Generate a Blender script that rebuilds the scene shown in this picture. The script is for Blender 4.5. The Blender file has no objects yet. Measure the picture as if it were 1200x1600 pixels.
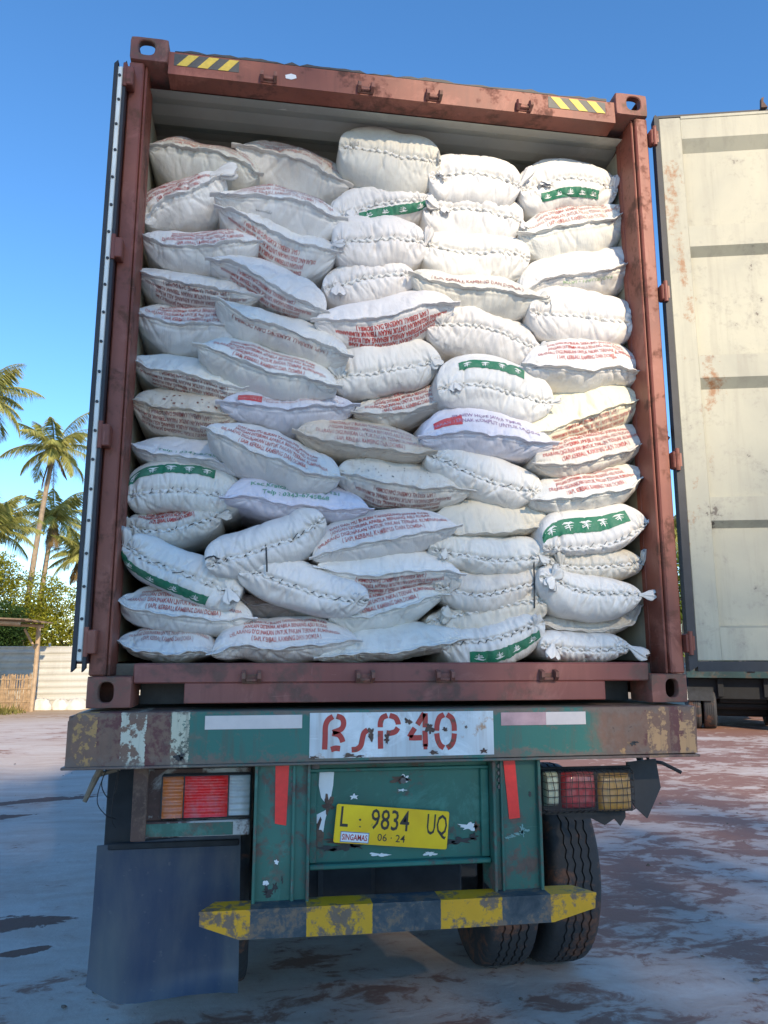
import bpy, bmesh, math, random
import numpy as np
from mathutils import Vector, Matrix

random.seed(7)
RNG = np.random.default_rng(11)
SC = bpy.context.scene
COLL = SC.collection
PI = math.pi

# ------------------------------------------------------------------ camera
cam_d = bpy.data.cameras.new('camera')
cam = bpy.data.objects.new('camera', cam_d)
COLL.objects.link(cam)
cam.location = (-0.56825, -3.11328, 0.20704)
cam.rotation_euler = (PI / 2 + 0.181087, 0, -0.154573)
cam_d.sensor_fit = 'AUTO'
cam_d.sensor_width = 36
cam_d.lens = 27.0
cam_d.clip_start = 0.05
cam_d.clip_end = 3000
SC.camera = cam
SC.render.resolution_x, SC.render.resolution_y = 768, 1024

# ------------------------------------------------------------------ daylight
SUN = Vector((0.21, -0.87, 0.44)).normalized()          # direction towards the sun
world = bpy.data.worlds.new('World')
SC.world = world
world.use_nodes = True
wt = world.node_tree
sky = wt.nodes.new('ShaderNodeTexSky')
sky.sky_type = 'NISHITA'
sky.sun_disc = False
sky.sun_elevation = math.asin(SUN.z)
sky.sun_rotation = math.atan2(SUN.x, SUN.y)
sky.air_density = 1.0
sky.dust_density = 0.0
sky.ozone_density = 4.0
bg = wt.nodes['Background']
bg.inputs['Strength'].default_value = 0.15
hs = wt.nodes.new('ShaderNodeHueSaturation')
hs.inputs['Saturation'].default_value = 1.16
wt.links.new(sky.outputs[0], hs.inputs['Color'])
wt.links.new(hs.outputs[0], bg.inputs['Color'])

sun_d = bpy.data.lights.new('sun', 'SUN')
sun_d.energy = 3.3
sun_d.angle = math.radians(0.9)
sun_d.color = (1.0, 0.82, 0.58)
sun_o = bpy.data.objects.new('sun', sun_d)
COLL.objects.link(sun_o)
sun_o.location = SUN * 60
sun_o.rotation_euler = SUN.to_track_quat('Z', 'Y').to_euler()

SC.view_settings.view_transform = 'Standard'
SC.view_settings.look = 'None'
SC.view_settings.gamma = 1.0
SC.view_settings.use_curve_mapping = False
SC.view_settings.exposure = 0.88

# ------------------------------------------------------------------ material helpers
def new_mat(name):
    m = bpy.data.materials.new(name)
    m.use_nodes = True
    nt = m.node_tree
    return m, nt, nt.nodes['Principled BSDF']

def nd(nt, typ, ins=None, **props):
    n = nt.nodes.new(typ)
    for k, v in props.items():
        setattr(n, k, v)
    for k, v in (ins or {}).items():
        s = n.inputs[k]
        if isinstance(v, bpy.types.NodeSocket):
            nt.links.new(v, s)
        else:
            if isinstance(v, (tuple, list)) and len(v) == 3 and s.type == 'RGBA':
                v = (*v, 1)
            s.default_value = v
    return n

def mathn(nt, op, a, b=0.0, clamp=False):
    return nd(nt, 'ShaderNodeMath', {0: a, 1: b}, operation=op, use_clamp=clamp).outputs[0]

def coords(nt, kind='Object', scale=(1, 1, 1), loc=(0, 0, 0)):
    tc = nd(nt, 'ShaderNodeTexCoord')
    return nd(nt, 'ShaderNodeMapping', {'Vector': tc.outputs[kind], 'Scale': scale, 'Location': loc}).outputs[0]

def noise(nt, vec, scale, detail=6, rough=.6, dist=0.0):
    return nd(nt, 'ShaderNodeTexNoise', {'Vector': vec, 'Scale': scale, 'Detail': detail, 'Roughness': rough, 'Distortion': dist}).outputs[0]

def step(nt, v, lo, hi):
    return nd(nt, 'ShaderNodeMapRange', {'Value': v, 'From Min': lo, 'From Max': hi}, clamp=True).outputs[0]

def mix(nt, f, a, b, blend='MIX'):
    n = nd(nt, 'ShaderNodeMix', data_type='RGBA', blend_type=blend)
    for i, v in ((0, f), (6, a), (7, b)):
        s = n.inputs[i]
        if isinstance(v, bpy.types.NodeSocket):
            nt.links.new(v, s)
        else:
            s.default_value = (*v, 1) if isinstance(v, (tuple, list)) and len(v) == 3 else v
    return n.outputs[2]

def bump(nt, b, h, strength=.3, dist=.01):
    n = nd(nt, 'ShaderNodeBump', {'Height': h, 'Strength': strength, 'Distance': dist})
    nt.links.new(n.outputs[0], b.inputs['Normal'])

def setc(nt, b, col, rough=.6, metal=0.0, spec=None):
    for key, v in (('Base Color', col), ('Roughness', rough), ('Metallic', metal)):
        if isinstance(v, bpy.types.NodeSocket):
            nt.links.new(v, b.inputs[key])
        else:
            b.inputs[key].default_value = (*v, 1) if isinstance(v, (tuple, list)) else v
    if spec is not None:
        b.inputs['Specular IOR Level'].default_value = spec

RUST = (.085, .042, .028)

def paint(name, base, rust=RUST, amt=.42, scale=5, rough=.5, dark=.6, light=None, chips=None, chip_amt=.3, seed=0, streak=.5, bumps=.25, wear=1.0):
    """worn paint: cloudy tone, vertical dirt runs, rust patches, small pale chips"""
    m, nt, b = new_mat(name)
    v = coords(nt, 'Object', loc=(seed * 3.7, seed * 1.3, seed * 2.1))
    n1 = noise(nt, v, scale, 9, .65, .3)
    n2 = noise(nt, v, scale * 7, 6, .7)
    vs = coords(nt, 'Object', scale=(22, 22, 1.6), loc=(seed, seed, 0))
    ns = noise(nt, vs, 1.2, 5, .6)
    nb = noise(nt, v, scale * .45, 4, .5)
    c = mix(nt, step(nt, nb, .3, .72), tuple(x * dark for x in base), light or tuple(min(1, x * 1.25) for x in base))
    c = mix(nt, mathn(nt, 'MULTIPLY', step(nt, ns, .5, .75), streak), c, tuple(x * .45 + r * .35 for x, r in zip(base, rust)))
    f = mathn(nt, 'ADD', mathn(nt, 'MULTIPLY', n1, .72), mathn(nt, 'MULTIPLY', n2, .28))
    rmask = step(nt, f, 1 - amt - .02, 1 - amt + .05)
    rc = mix(nt, n2, tuple(x * .5 for x in rust), tuple(min(1, x * 1.7) for x in rust))
    c = mix(nt, rmask, c, rc)
    # faded, chalky areas and fine scratches
    nf = noise(nt, coords(nt, 'Object', loc=(seed * 2.3 + 9, 4, 1)), scale * .8, 8, .72, .6)
    lt = light or tuple(min(1, x * 1.25) for x in base)
    c = mix(nt, mathn(nt, 'MULTIPLY', step(nt, nf, .54, .64), .55 * wear), c, tuple(min(1, x * 1.15 + .03) for x in lt))
    nsx = noise(nt, coords(nt, 'Object', scale=(5, 5, 120), loc=(seed, 3, 1)), 1.0, 4, .6, .4)
    nsz = noise(nt, coords(nt, 'Object', scale=(120, 120, 5), loc=(seed, 7, 2)), 1.0, 4, .6, .4)
    sc_ = mathn(nt, 'MULTIPLY', mathn(nt, 'MAXIMUM', step(nt, nsx, .70, .73), step(nt, nsz, .71, .74)), .5 * wear)
    c = mix(nt, sc_, c, tuple(min(1, x * 1.5 + .12) for x in lt))
    if chips:
        nc = noise(nt, coords(nt, 'Object', loc=(5 + seed, 2, 7)), scale * 5, 7, .75, .6)
        cm = step(nt, nc, .80 - chip_amt * .3, .82 - chip_amt * .3)
        c = mix(nt, cm, c, chips)
    setc(nt, b, c, rough)
    r = mix(nt, rmask, (rough,) * 3, (.85,) * 3)
    nt.links.new(r, b.inputs['Roughness'])
    bump(nt, b, f, bumps, .004)
    return m

def plain(name, col, rough=.6, metal=0.0, var=.25, scale=20, spec=None, bmp=.15):
    m, nt, b = new_mat(name)
    n = noise(nt, coords(nt), scale, 6, .65)
    c = mix(nt, step(nt, n, .25, .75), tuple(x * (1 - var) for x in col), tuple(min(1, x * (1 + var)) for x in col))
    setc(nt, b, c, rough, metal, spec)
    bump(nt, b, n, bmp, .004)
    return m

M = {}
M['red'] = paint('container_red_paint', (.245, .050, .026), rust=(.085, .034, .022), amt=.45, scale=4, rough=.5, dark=.55, light=(.30, .080, .044), chips=(.42, .34, .31), chip_amt=.15, streak=.7)
M['red_dull'] = paint('sill_red_paint', (.25, .050, .042), rust=(.12, .064, .050), amt=.48, scale=3, rough=.55, dark=.6, light=(.28, .10, .078), chips=(.45, .4, .38), chip_amt=.16, seed=2)
M['post'] = paint('post_red_paint', (.225, .050, .031), rust=(.11, .044, .028), amt=.46, scale=5, rough=.5, dark=.62, light=(.285, .088, .055), chips=(.4, .33, .28), chip_amt=.1, seed=4)
M['casting'] = paint('casting_brown_paint', (.24, .085, .060), rust=(.15, .085, .06), amt=.5, scale=9, rough=.6, seed=3, bumps=.5)
M['cream'] = paint('cream_lining_paint', (.40, .385, .30), rust=(.24, .13, .065), amt=.375, scale=3.2, rough=.5, dark=.76, chips=(.16, .13, .10), chip_amt=.10, seed=5, streak=.42, bumps=.12, wear=.45)
def door_cream():
    m, nt, b = new_mat('weathered_door_cream')
    v = coords(nt)
    big = noise(nt, v, 1.6, 6, .62, .4)
    mid_ = noise(nt, v, 7, 9, .68, .5)
    fine = noise(nt, v, 38, 7, .7)
    run = noise(nt, nd(nt, 'ShaderNodeMapping', {'Vector': v, 'Scale': (16, 16, 1.1)}).outputs[0], 1.0, 7, .66, .3)
    c = mix(nt, step(nt, big, .32, .66), (.31, .305, .25), (.43, .41, .315))
    c = mix(nt, mathn(nt, 'MULTIPLY', step(nt, run, .50, .70), .5), c, (.25, .235, .19))
    f = mathn(nt, 'ADD', mathn(nt, 'MULTIPLY', mid_, .62), mathn(nt, 'MULTIPLY', fine, .38))
    c = mix(nt, mathn(nt, 'MULTIPLY', step(nt, f, .53, .62), .5), c, (.22, .21, .18))
    c = mix(nt, step(nt, f, .615, .635), c, (.10, .085, .07))
    rs = mathn(nt, 'ADD', mathn(nt, 'MULTIPLY', noise(nt, nd(nt, 'ShaderNodeMapping', {'Vector': v, 'Location': (3, 8, 4), 'Scale': (3.4, 3.4, 1.5)}).outputs[0], 1.0, 8, .6, .5), .75), mathn(nt, 'MULTIPLY', fine, .25))
    c = mix(nt, step(nt, rs, .60, .66), c, (.27, .13, .055))
    setc(nt, b, c, .55)
    bump(nt, b, f, .15, .006)
    return m
M['door'] = door_cream()
M['ceiling'] = paint('ceiling_paint', (.40, .39, .33), rust=(.26, .13, .06), amt=.33, scale=2, rough=.55, dark=.8, seed=6, streak=.15, bumps=.08)
M['green'] = paint('trailer_green_paint', (.022, .150, .112), rust=(.10, .07, .055), amt=.43, scale=5, rough=.45, dark=.7, chips=(.40, .45, .43), chip_amt=.10, seed=7, streak=.25)
M['green_worn'] = paint('trailer_green_worn', (.034, .142, .108), rust=(.11, .075, .058), amt=.485, scale=6, rough=.5, dark=.7, chips=(.42, .45, .42), chip_amt=.15, seed=9, streak=.4)
M['rusty'] = paint('rusty_steel', (.11, .06, .045), rust=(.13, .08, .055), amt=.5, scale=8, rough=.8, seed=8)
M['white_bar'] = paint('white_strip_paint', (.72, .72, .66), rust=(.4, .38, .33), amt=.35, scale=7, rough=.4, dark=.85, seed=1, streak=.2, bumps=.1, wear=.3)
M['white_panel'] = paint('white_panel_paint', (.62, .63, .62), rust=(.40, .19, .07), amt=.44, scale=6, rough=.5, dark=.8, chips=(.09, .055, .04), chip_amt=.16, seed=12, streak=.75, bumps=.15)
M['dark_steel'] = plain('dark_grimy_steel', (.020, .022, .026), .75, 0, .5, 12)
M['steel'] = plain('grey_worn_steel', (.14, .12, .11), .6, .2, .45, 18)
M['gasket'] = plain('black_gasket_rubber', (.028, .030, .036), .6, 0, .35, 10)
M['gasket_red'] = paint('door_edge_red_paint', (.085, .035, .035), rust=(.05, .04, .04), amt=.45, scale=5, rough=.5, seed=14)
M['black'] = plain('black_paint', (.03, .03, .032), .55, 0, .4, 25)
M['yellow'] = paint('yellow_paint', (.55, .33, .012), rust=(.16, .09, .03), amt=.42, scale=9, rough=.45, dark=.75, seed=15, streak=.35, chips=(.1, .08, .06), chip_amt=.02)
M['tape_yellow'] = plain('yellow_tape', (.62, .44, .05), .5, 0, .2, 30)
M['tape_black'] = plain('dark_tape', (.06, .06, .055), .5, 0, .3, 30)
M['reflector_red'] = plain('red_reflective_strip', (.85, .035, .030), .35, 0, .12, 40, bmp=.05)
M['reflector_white'] = plain('pale_reflective_strip', (.72, .60, .54), .4, 0, .10, 14, bmp=.05)
M['reflector_pink'] = plain('pinkish_reflective_strip', (.50, .30, .30), .4, 0, .25, 14, bmp=.05)
M['stencil'] = None
M['plate'] = paint('yellow_number_plate', (.95, .52, .004), rust=(.32, .2, .03), amt=.34, scale=12, rough=.35, dark=.85, seed=16, streak=.12, bumps=.1, wear=.3)
M['plate_ink'] = plain('plate_dark_ink', (.035, .025, .02), .5)
M['sticker'] = plain('white_sticker', (.75, .75, .74), .4, 0, .06)
M['sticker_red'] = plain('sticker_red_ink', (.48, .02, .02), .4, 0, .1)
M['sticker_blue'] = plain('sticker_blue_edge', (.10, .16, .32), .4)
M['wood'] = plain('weathered_grey_wood', (.22, .17, .12), .8, 0, .4, 14)
M['wire'] = plain('thin_dark_wire', (.03, .025, .025), .6)
M['cord_dark'] = plain('dark_cord', (.05, .055, .06), .8)
M['cord_mid'] = plain('mid_grey_cord', (.16, .17, .175), .8)
M['cord_grey'] = plain('grey_cord', (.30, .31, .31), .8)
M['cord_white'] = plain('white_cord', (.62, .61, .57), .8)
M['cord_straw'] = plain('straw_cord', (.55, .50, .30), .8)

def lens(name, col, rough=.2):
    m, nt, b = new_mat(name)
    n = noise(nt, coords(nt), 16, 6, .7)
    c = mix(nt, step(nt, n, .42, .70), col, tuple(min(1, x * .55 + .11) for x in col))
    setc(nt, b, c, rough)
    b.inputs['Coat Weight'].default_value = .35
    b.inputs['Coat Roughness'].default_value = .15
    return m
M['lens_red'] = lens('red_lamp_lens', (.72, .016, .014))
M['lens_amber'] = lens('amber_lamp_lens', (.52, .13, .02))
M['lens_white'] = lens('clear_lamp_lens', (.42, .46, .45))
M['lens_red_dull'] = lens('dusty_red_lens', (.28, .022, .03), .5)
M['lens_amber_dull'] = lens('dusty_amber_lens', (.38, .20, .03), .5)
M['lens_white_dull'] = lens('dusty_clear_lens', (.36, .40, .30), .5)

def stencil_mat():
    m, nt, b = new_mat('red_stencil_paint')
    n = noise(nt, coords(nt), 26, 7, .7)
    c = mix(nt, step(nt, n, .56, .62), (.46, .045, .035), (.16, .06, .035))
    setc(nt, b, c, .5)
    return m
M['stencil'] = stencil_mat()

def rubber_tyre():
    m, nt, b = new_mat('muddy_tyre_rubber')
    v = coords(nt)
    n = noise(nt, v, 5, 8, .65, .4)
    n2 = noise(nt, v, 40, 5, .7)
    mask = step(nt, mathn(nt, 'ADD', mathn(nt, 'MULTIPLY', n, .8), mathn(nt, 'MULTIPLY', n2, .2)), .525, .60)
    base = mix(nt, n2, (.022, .023, .026), (.05, .052, .058))
    mud = mix(nt, n2, (.075, .035, .024), (.20, .095, .06))
    c = mix(nt, mask, base, mud)
    setc(nt, b, c, .8)
    bump(nt, b, n2, .3, .004)
    return m
M['tyre'] = rubber_tyre()

def flap_mat():
    m, nt, b = new_mat('dusty_mudflap_rubber')
    v = coords(nt)
    n = noise(nt, coords(nt, scale=(3.2, 1, .9)), 1.6, 6, .55, .3)
    n2 = noise(nt, v, 26, 7, .7)
    c = mix(nt, step(nt, n, .36, .66), (.016, .034, .075), (.085, .095, .105))
    c = mix(nt, step(nt, n2, .62, .76), c, (.11, .12, .13))
    setc(nt, b, c, .5)
    bump(nt, b, mathn(nt, 'ADD', n, mathn(nt, 'MULTIPLY', n2, .3)), .25, .008)
    return m
M['flap'] = flap_mat()

def beam_mat():
    """rear cross beam: green centre, rusty ends with worn red and white bars painted across"""
    m, nt, b = new_mat('striped_beam_paint')
    tc = nd(nt, 'ShaderNodeTexCoord')
    sep = nd(nt, 'ShaderNodeSeparateXYZ', {0: tc.outputs['Object']})
    v = tc.outputs['Object']
    x = sep.outputs[0]
    n1 = noise(nt, v, 7, 9, .7, .4)
    n2 = noise(nt, v, 34, 7, .72)
    nl = noise(nt, v, 2.2, 5, .6)
    xw = mathn(nt, 'ADD', x, mathn(nt, 'MULTIPLY', mathn(nt, 'SUBTRACT', n2, .5), .03))
    def band(a, c):
        return mathn(nt, 'MULTIPLY', mathn(nt, 'GREATER_THAN', xw, a), mathn(nt, 'LESS_THAN', xw, c))
    steel = mix(nt, n2, (.13, .062, .040), (.27, .142, .092))
    green = mix(nt, nl, (.020, .125, .092), (.035, .18, .14))
    gx = mathn(nt, 'ADD', mathn(nt, 'ABSOLUTE', mathn(nt, 'ADD', x, .035)), mathn(nt, 'MULTIPLY', mathn(nt, 'SUBTRACT', n1, .5), .35))
    col = mix(nt, step(nt, gx, .76, .86), green, steel)
    f = mathn(nt, 'ADD', mathn(nt, 'MULTIPLY', n1, .6), mathn(nt, 'MULTIPLY', n2, .4))
    redp = mix(nt, n1, (.14, .022, .024), (.11, .05, .045))
    for a, c, lo in ((-1.16, -1.075, .43), (-.985, -.90, .43), (.93, .985, .45), (1.09, 1.15, .50)):
        col = mix(nt, mathn(nt, 'MULTIPLY', band(a, c), step(nt, f, lo + .06, lo)), col, redp)
    for a, c, lo, pc in ((-1.245, -1.16, .475, (.46, .24, .08)), (-1.075, -.985, .478, (.60, .55, .42)), (-.895, -.83, .485, (.58, .53, .38)),
                     (.865, .91, .475, (.46, .25, .10)), (.99, 1.075, .475, (.46, .26, .12)), (1.13, 1.20, .48, (.46, .26, .12))):
        col = mix(nt, mathn(nt, 'MULTIPLY', band(a, c), step(nt, f, lo + .012, lo - .012)), col, pc)
    runs = noise(nt, nd(nt, 'ShaderNodeMapping', {'Vector': v, 'Scale': (26, 26, 2.2)}).outputs[0], 1.0, 6, .65, .3)
    col = mix(nt, mathn(nt, 'MULTIPLY', step(nt, runs, .52, .70), .6), col, (.11, .075, .055))
    z = sep.outputs[2]
    low = mathn(nt, 'ADD', step(nt, z, -.150, -.200), mathn(nt, 'MULTIPLY', step(nt, z, -.045, -.018), .8))
    col = mix(nt, mathn(nt, 'MULTIPLY', step(nt, mathn(nt, 'ADD', f, mathn(nt, 'MULTIPLY', low, .16)), .55, .63), .85), col, mix(nt, n2, (.09, .055, .042), (.25, .17, .13)))
    col = mix(nt, step(nt, f, .625, .655), col, (.10, .052, .035))
    setc(nt, b, col, .5)
    bump(nt, b, f, .35, .006)
    return m
M['beam'] = beam_mat()

def bumper_mat():
    m, nt, b = new_mat('bumper_yellow_and_dark_bars')
    tc = nd(nt, 'ShaderNodeTexCoord')
    v = tc.outputs['Object']
    x = nd(nt, 'ShaderNodeSeparateXYZ', {0: v}).outputs[0]
    n1 = noise(nt, v, 9, 9, .7, .4)
    n2 = noise(nt, v, 40, 7, .7)
    xw = mathn(nt, 'ADD', x, mathn(nt, 'MULTIPLY', mathn(nt, 'SUBTRACT', n2, .5), .008))
    def band(a, c):
        return mathn(nt, 'MULTIPLY', mathn(nt, 'GREATER_THAN', xw, a), mathn(nt, 'LESS_THAN', xw, c))
    dark = mix(nt, step(nt, n1, .35, .7), (.02, .036, .05), (.11, .12, .12))
    yel = mix(nt, n1, (.56, .27, .010), (.80, .40, .010))
    col = dark
    for a, c in ((-1, -.585), (-.385, -.145), (.11, .345), (.535, 1)):
        col = mix(nt, band(a, c), col, yel)
    f = mathn(nt, 'ADD', mathn(nt, 'MULTIPLY', n1, .65), mathn(nt, 'MULTIPLY', n2, .35))
    left = step(nt, x, .1, -.8)
    fr = mathn(nt, 'ADD', f, mathn(nt, 'MULTIPLY', left, .02))
    col = mix(nt, step(nt, fr, .50, .56), col, mix(nt, n2, (.10, .055, .03), (.24, .17, .12)))
    setc(nt, b, col, .55)
    bump(nt, b, f, .35, .006)
    return m
M['bumper'] = bumper_mat()

def fabric():
    """woven sack cloth: the tint of each sack is its own object colour"""
    m, nt, b = new_mat('woven_sack_cloth')
    oi = nd(nt, 'ShaderNodeObjectInfo')
    uv = nd(nt, 'ShaderNodeTexCoord').outputs['UV']
    rnd = nd(nt, 'ShaderNodeCombineXYZ', {0: mathn(nt, 'MULTIPLY', oi.outputs['Random'], 37), 1: mathn(nt, 'MULTIPLY', oi.outputs['Random'], 91), 2: 0.0}).outputs[0]
    uvr = nd(nt, 'ShaderNodeVectorMath', {0: uv, 1: rnd}, operation='ADD').outputs[0]
    creases = nd(nt, 'ShaderNodeMapping', {'Vector': uvr, 'Scale': (34, 5, 1)}).outputs[0]
    n_c = noise(nt, creases, 1.0, 5, .6, .5)
    n_b = noise(nt, uvr, 9, 6, .6, .3)
    n_d = noise(nt, uvr, 26, 8, .72, .2)
    n_w = noise(nt, nd(nt, 'ShaderNodeMapping', {'Vector': uvr, 'Scale': (260, 40, 1)}).outputs[0], 1, 2, .5)
    dirtamt = oi.outputs['Alpha']
    dmask = mathn(nt, 'MULTIPLY', step(nt, mathn(nt, 'ADD', mathn(nt, 'MULTIPLY', n_b, .55), mathn(nt, 'MULTIPLY', n_d, .45)), .48, .72), mathn(nt, 'SUBTRACT', 1.0, dirtamt), True)
    c = mix(nt, step(nt, n_c, .2, .8), oi.outputs['Color'], mix(nt, .06, oi.outputs['Color'], (.4, .38, .34)))
    c = mix(nt, dmask, c, mix(nt, .75, oi.outputs['Color'], (.36, .27, .19)))
    c = mix(nt, step(nt, n_d, .70, .74), c, mix(nt, .5, c, (.30, .26, .22)))
    setc(nt, b, c, .62, 0, .35)
    b.inputs['Subsurface Weight'].default_value = 0.0
    h = mathn(nt, 'ADD', mathn(nt, 'MULTIPLY', n_c, .55), mathn(nt, 'ADD', mathn(nt, 'MULTIPLY', n_b, .6), mathn(nt, 'MULTIPLY', n_w, .12)))
    bump(nt, b, h, .85, .010)
    return m
M['fabric'] = fabric()

def ink(name, col, fade=.5):
    m, nt, b = new_mat(name)
    v = coords(nt)
    n = noise(nt, v, 30, 6, .7)
    n2 = noise(nt, v, 4, 4, .6)
    f = mathn(nt, 'ADD', mathn(nt, 'MULTIPLY', n, .5), mathn(nt, 'MULTIPLY', n2, .5))
    c = mix(nt, mathn(nt, 'MULTIPLY', step(nt, f, .42, .66), fade), col, (.62, .60, .57))
    setc(nt, b, c, .6, 0, .3)
    return m
M['ink_red'] = ink('red_sack_print', (.42, .040, .030), .60)
M['ink_red_bold'] = ink('bold_red_sack_print', (.42, .028, .022), .3)
M['ink_red_faint'] = ink('faint_red_sack_print', (.42, .14, .12), .8)
M['ink_brown'] = ink('dark_red_sack_print', (.26, .05, .04), .6)
M['ink_purple'] = ink('purple_sack_print', (.25, .14, .30), .6)
M['ink_green'] = ink('green_sack_print', (.05, .28, .18), .6)
M['ink_palegreen'] = ink('pale_green_sack_print', (.30, .45, .25), .6)
M['ink_black'] = ink('black_sack_print', (.06, .06, .06), .4)
M['band_green'] = ink('green_band_print', (.012, .16, .085), .12)
M['band_white'] = ink('white_emblem_print', (.72, .74, .72), .1)
M['patch_red'] = ink('red_patch_print', (.52, .05, .06), .15)
M['mud_red'] = ink('reddish_soil', (.22, .08, .05), .2)

# ------------------------------------------------------------------ mesh helpers
class MB:
    """collects shapes into one mesh"""
    def __init__(self):
        self.v, self.f, self.mi = [], [], []
        self.n = 0
    def add(self, verts, faces, mi=0):
        self.v.extend([tuple(map(float, p)) for p in verts])
        self.f.extend([tuple(i + self.n for i in f) for f in faces])
        self.mi.extend([mi] * len(faces))
        self.n += len(verts)
        return self
    def box(self, x0, x1, y0, y1, z0, z1, bev=.004, mi=0):
        b = min(bev, abs(x1 - x0) * .4, abs(y1 - y0) * .4, abs(z1 - z0) * .4)
        vs, idx = [], {}
        X, Y, Z = (x0, x1), (y0, y1), (z0, z1)
        for i in (0, 1):
            for j in (0, 1):
                for k in (0, 1):
                    sx, sy, sz = (1 - 2 * i) * b, (1 - 2 * j) * b, (1 - 2 * k) * b
                    for a, d in (('x', (0, sy, sz)), ('y', (sx, 0, sz)), ('z', (sx, sy, 0))):
                        idx[(i, j, k, a)] = len(vs)
                        vs.append((X[i] + d[0], Y[j] + d[1], Z[k] + d[2]))
        fs = []
        g = lambda i, j, k, a: idx[(i, j, k, a)]
        for i in (0, 1):
            q = [g(i, 0, 0, 'x'), g(i, 1, 0, 'x'), g(i, 1, 1, 'x'), g(i, 0, 1, 'x')]; fs.append(q if i else q[::-1])
            q = [g(0, i, 0, 'y'), g(1, i, 0, 'y'), g(1, i, 1, 'y'), g(0, i, 1, 'y')]; fs.append(q[::-1] if i else q)
            q = [g(0, 0, i, 'z'), g(1, 0, i, 'z'), g(1, 1, i, 'z'), g(0, 1, i, 'z')]; fs.append(q if i else q[::-1])
        for i in (0, 1):
            for j in (0, 1):
                s = (i + j) % 2
                q = [g(i, j, 0, 'x'), g(i, j, 1, 'x'), g(i, j, 1, 'y'), g(i, j, 0, 'y')]; fs.append(q[::-1] if s else q)
                q = [g(i, 0, j, 'x'), g(i, 0, j, 'z'), g(i, 1, j, 'z'), g(i, 1, j, 'x')]; fs.append(q if not s else q[::-1])
                q = [g(0, i, j, 'y'), g(0, i, j, 'z'), g(1, i, j, 'z'), g(1, i, j, 'y')]; fs.append(q if s else q[::-1])
                for k in (0, 1):
                    t = [g(i, j, k, 'x'), g(i, j, k, 'y'), g(i, j, k, 'z')]
                    fs.append(t)
        return self.add(vs, fs, mi)
    def prism(self, pts, o, u, v, w, mi=0):
        """polygon pts (a, b) in the plane o + a u + b v, pushed along w"""
        o, u, v, w = (np.array(q, float) for q in (o, u, v, w))
        P = np.array(pts, float)
        A = o + P[:, :1] * u + P[:, 1:2] * v
        n = len(A)
        vs = list(A) + list(A + w)
        fs = [tuple(range(n))[::-1], tuple(range(n, 2 * n))] + [(i, (i + 1) % n, n + (i + 1) % n, n + i) for i in range(n)]
        return self.add(vs, fs, mi)
    def tube(self, pts, r, seg=8, mi=0, cap=True):
        P = np.array(pts, float)
        m = len(P)
        R = np.full(m, r, float) if np.isscalar(r) else np.array(r, float)
        T = np.gradient(P, axis=0)
        T /= np.linalg.norm(T, axis=1)[:, None] + 1e-12
        ref = np.array((0, 0, 1.0)) if abs(T[0][2]) < .9 else np.array((1.0, 0, 0))
        vs = []
        a = np.arange(seg) * 2 * PI / seg
        for i in range(m):
            n1 = ref - T[i] * (ref @ T[i])
            n1 /= np.linalg.norm(n1) + 1e-12
            ref = n1
            n2 = np.cross(T[i], n1)
            vs.extend(P[i] + R[i] * (np.cos(a)[:, None] * n1 + np.sin(a)[:, None] * n2))
        fs = [(i * seg + j, i * seg + (j + 1) % seg, (i + 1) * seg + (j + 1) % seg, (i + 1) * seg + j) for i in range(m - 1) for j in range(seg)]
        if cap:
            fs += [tuple(range(seg))[::-1], tuple(range((m - 1) * seg, m * seg))]
        return self.add(vs, fs, mi)
    def grid(self, P, mi=0, flip=False, closed_u=False):
        nu, nv = P.shape[:2]
        vs = P.reshape(-1, 3)
        fs = []
        for i in range(nu if closed_u else nu - 1):
            for j in range(nv - 1):
                a, b_, c, d = i * nv + j, ((i + 1) % nu) * nv + j, ((i + 1) % nu) * nv + j + 1, i * nv + j + 1
                fs.append((a, d, c, b_) if flip else (a, b_, c, d))
        return self.add(vs, fs, mi)
    def xf(self, M4):
        A = np.array(self.v) @ np.array(M4)[:3, :3].T + np.array(M4)[:3, 3]
        self.v = [tuple(p) for p in A]
        return self
    def build(self, name, mats, parent=None, smooth=False, fix=True):
        me = bpy.data.meshes.new(name)
        me.from_pydata(self.v, [], self.f)
        mats = mats if isinstance(mats, (list, tuple)) else [mats]
        for m in mats:
            me.materials.append(m)
        me.polygons.foreach_set('material_index', self.mi)
        if fix:
            bm = bmesh.new(); bm.from_mesh(me)
            bmesh.ops.recalc_face_normals(bm, faces=bm.faces)
            bm.to_mesh(me); bm.free()
        if smooth:
            me.polygons.foreach_set('use_smooth', [True] * len(me.polygons))
            if smooth != 'all':
                me.set_sharp_from_angle(angle=math.radians(40))
        me.update()
        o = bpy.data.objects.new(name, me)
        COLL.objects.link(o)
        if parent:
            put(o, parent)
        return o

def put(o, parent):
    """parent o (built in world coordinates) without moving it"""
    o.parent = parent
    if parent.parent is None:
        o.matrix_parent_inverse = Matrix.LocRotScale(parent.location, parent.rotation_euler, None).inverted()

def root(name, label, cat, loc=(0, 0, 0), group=None):
    o = bpy.data.objects.new(name, None)
    COLL.objects.link(o)
    o.location = loc
    o.empty_display_size = .2
    return tag(o, label, cat, group)

def tag(o, label=None, cat=None, group=None, kind=None):
    for k, v in (('label', label), ('category', cat), ('group', group), ('kind', kind)):
        if v:
            o[k] = v
    return o

def copy_tree(o, loc=None, parent=None):
    """a thing with copies of its parts and their sub-parts"""
    c = o.copy()
    COLL.objects.link(c)
    if parent:
        c.parent = parent
    for ch in list(o.children):
        copy_tree(ch, None, c)
    if loc is not None:
        c.location = loc
    return c

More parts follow.
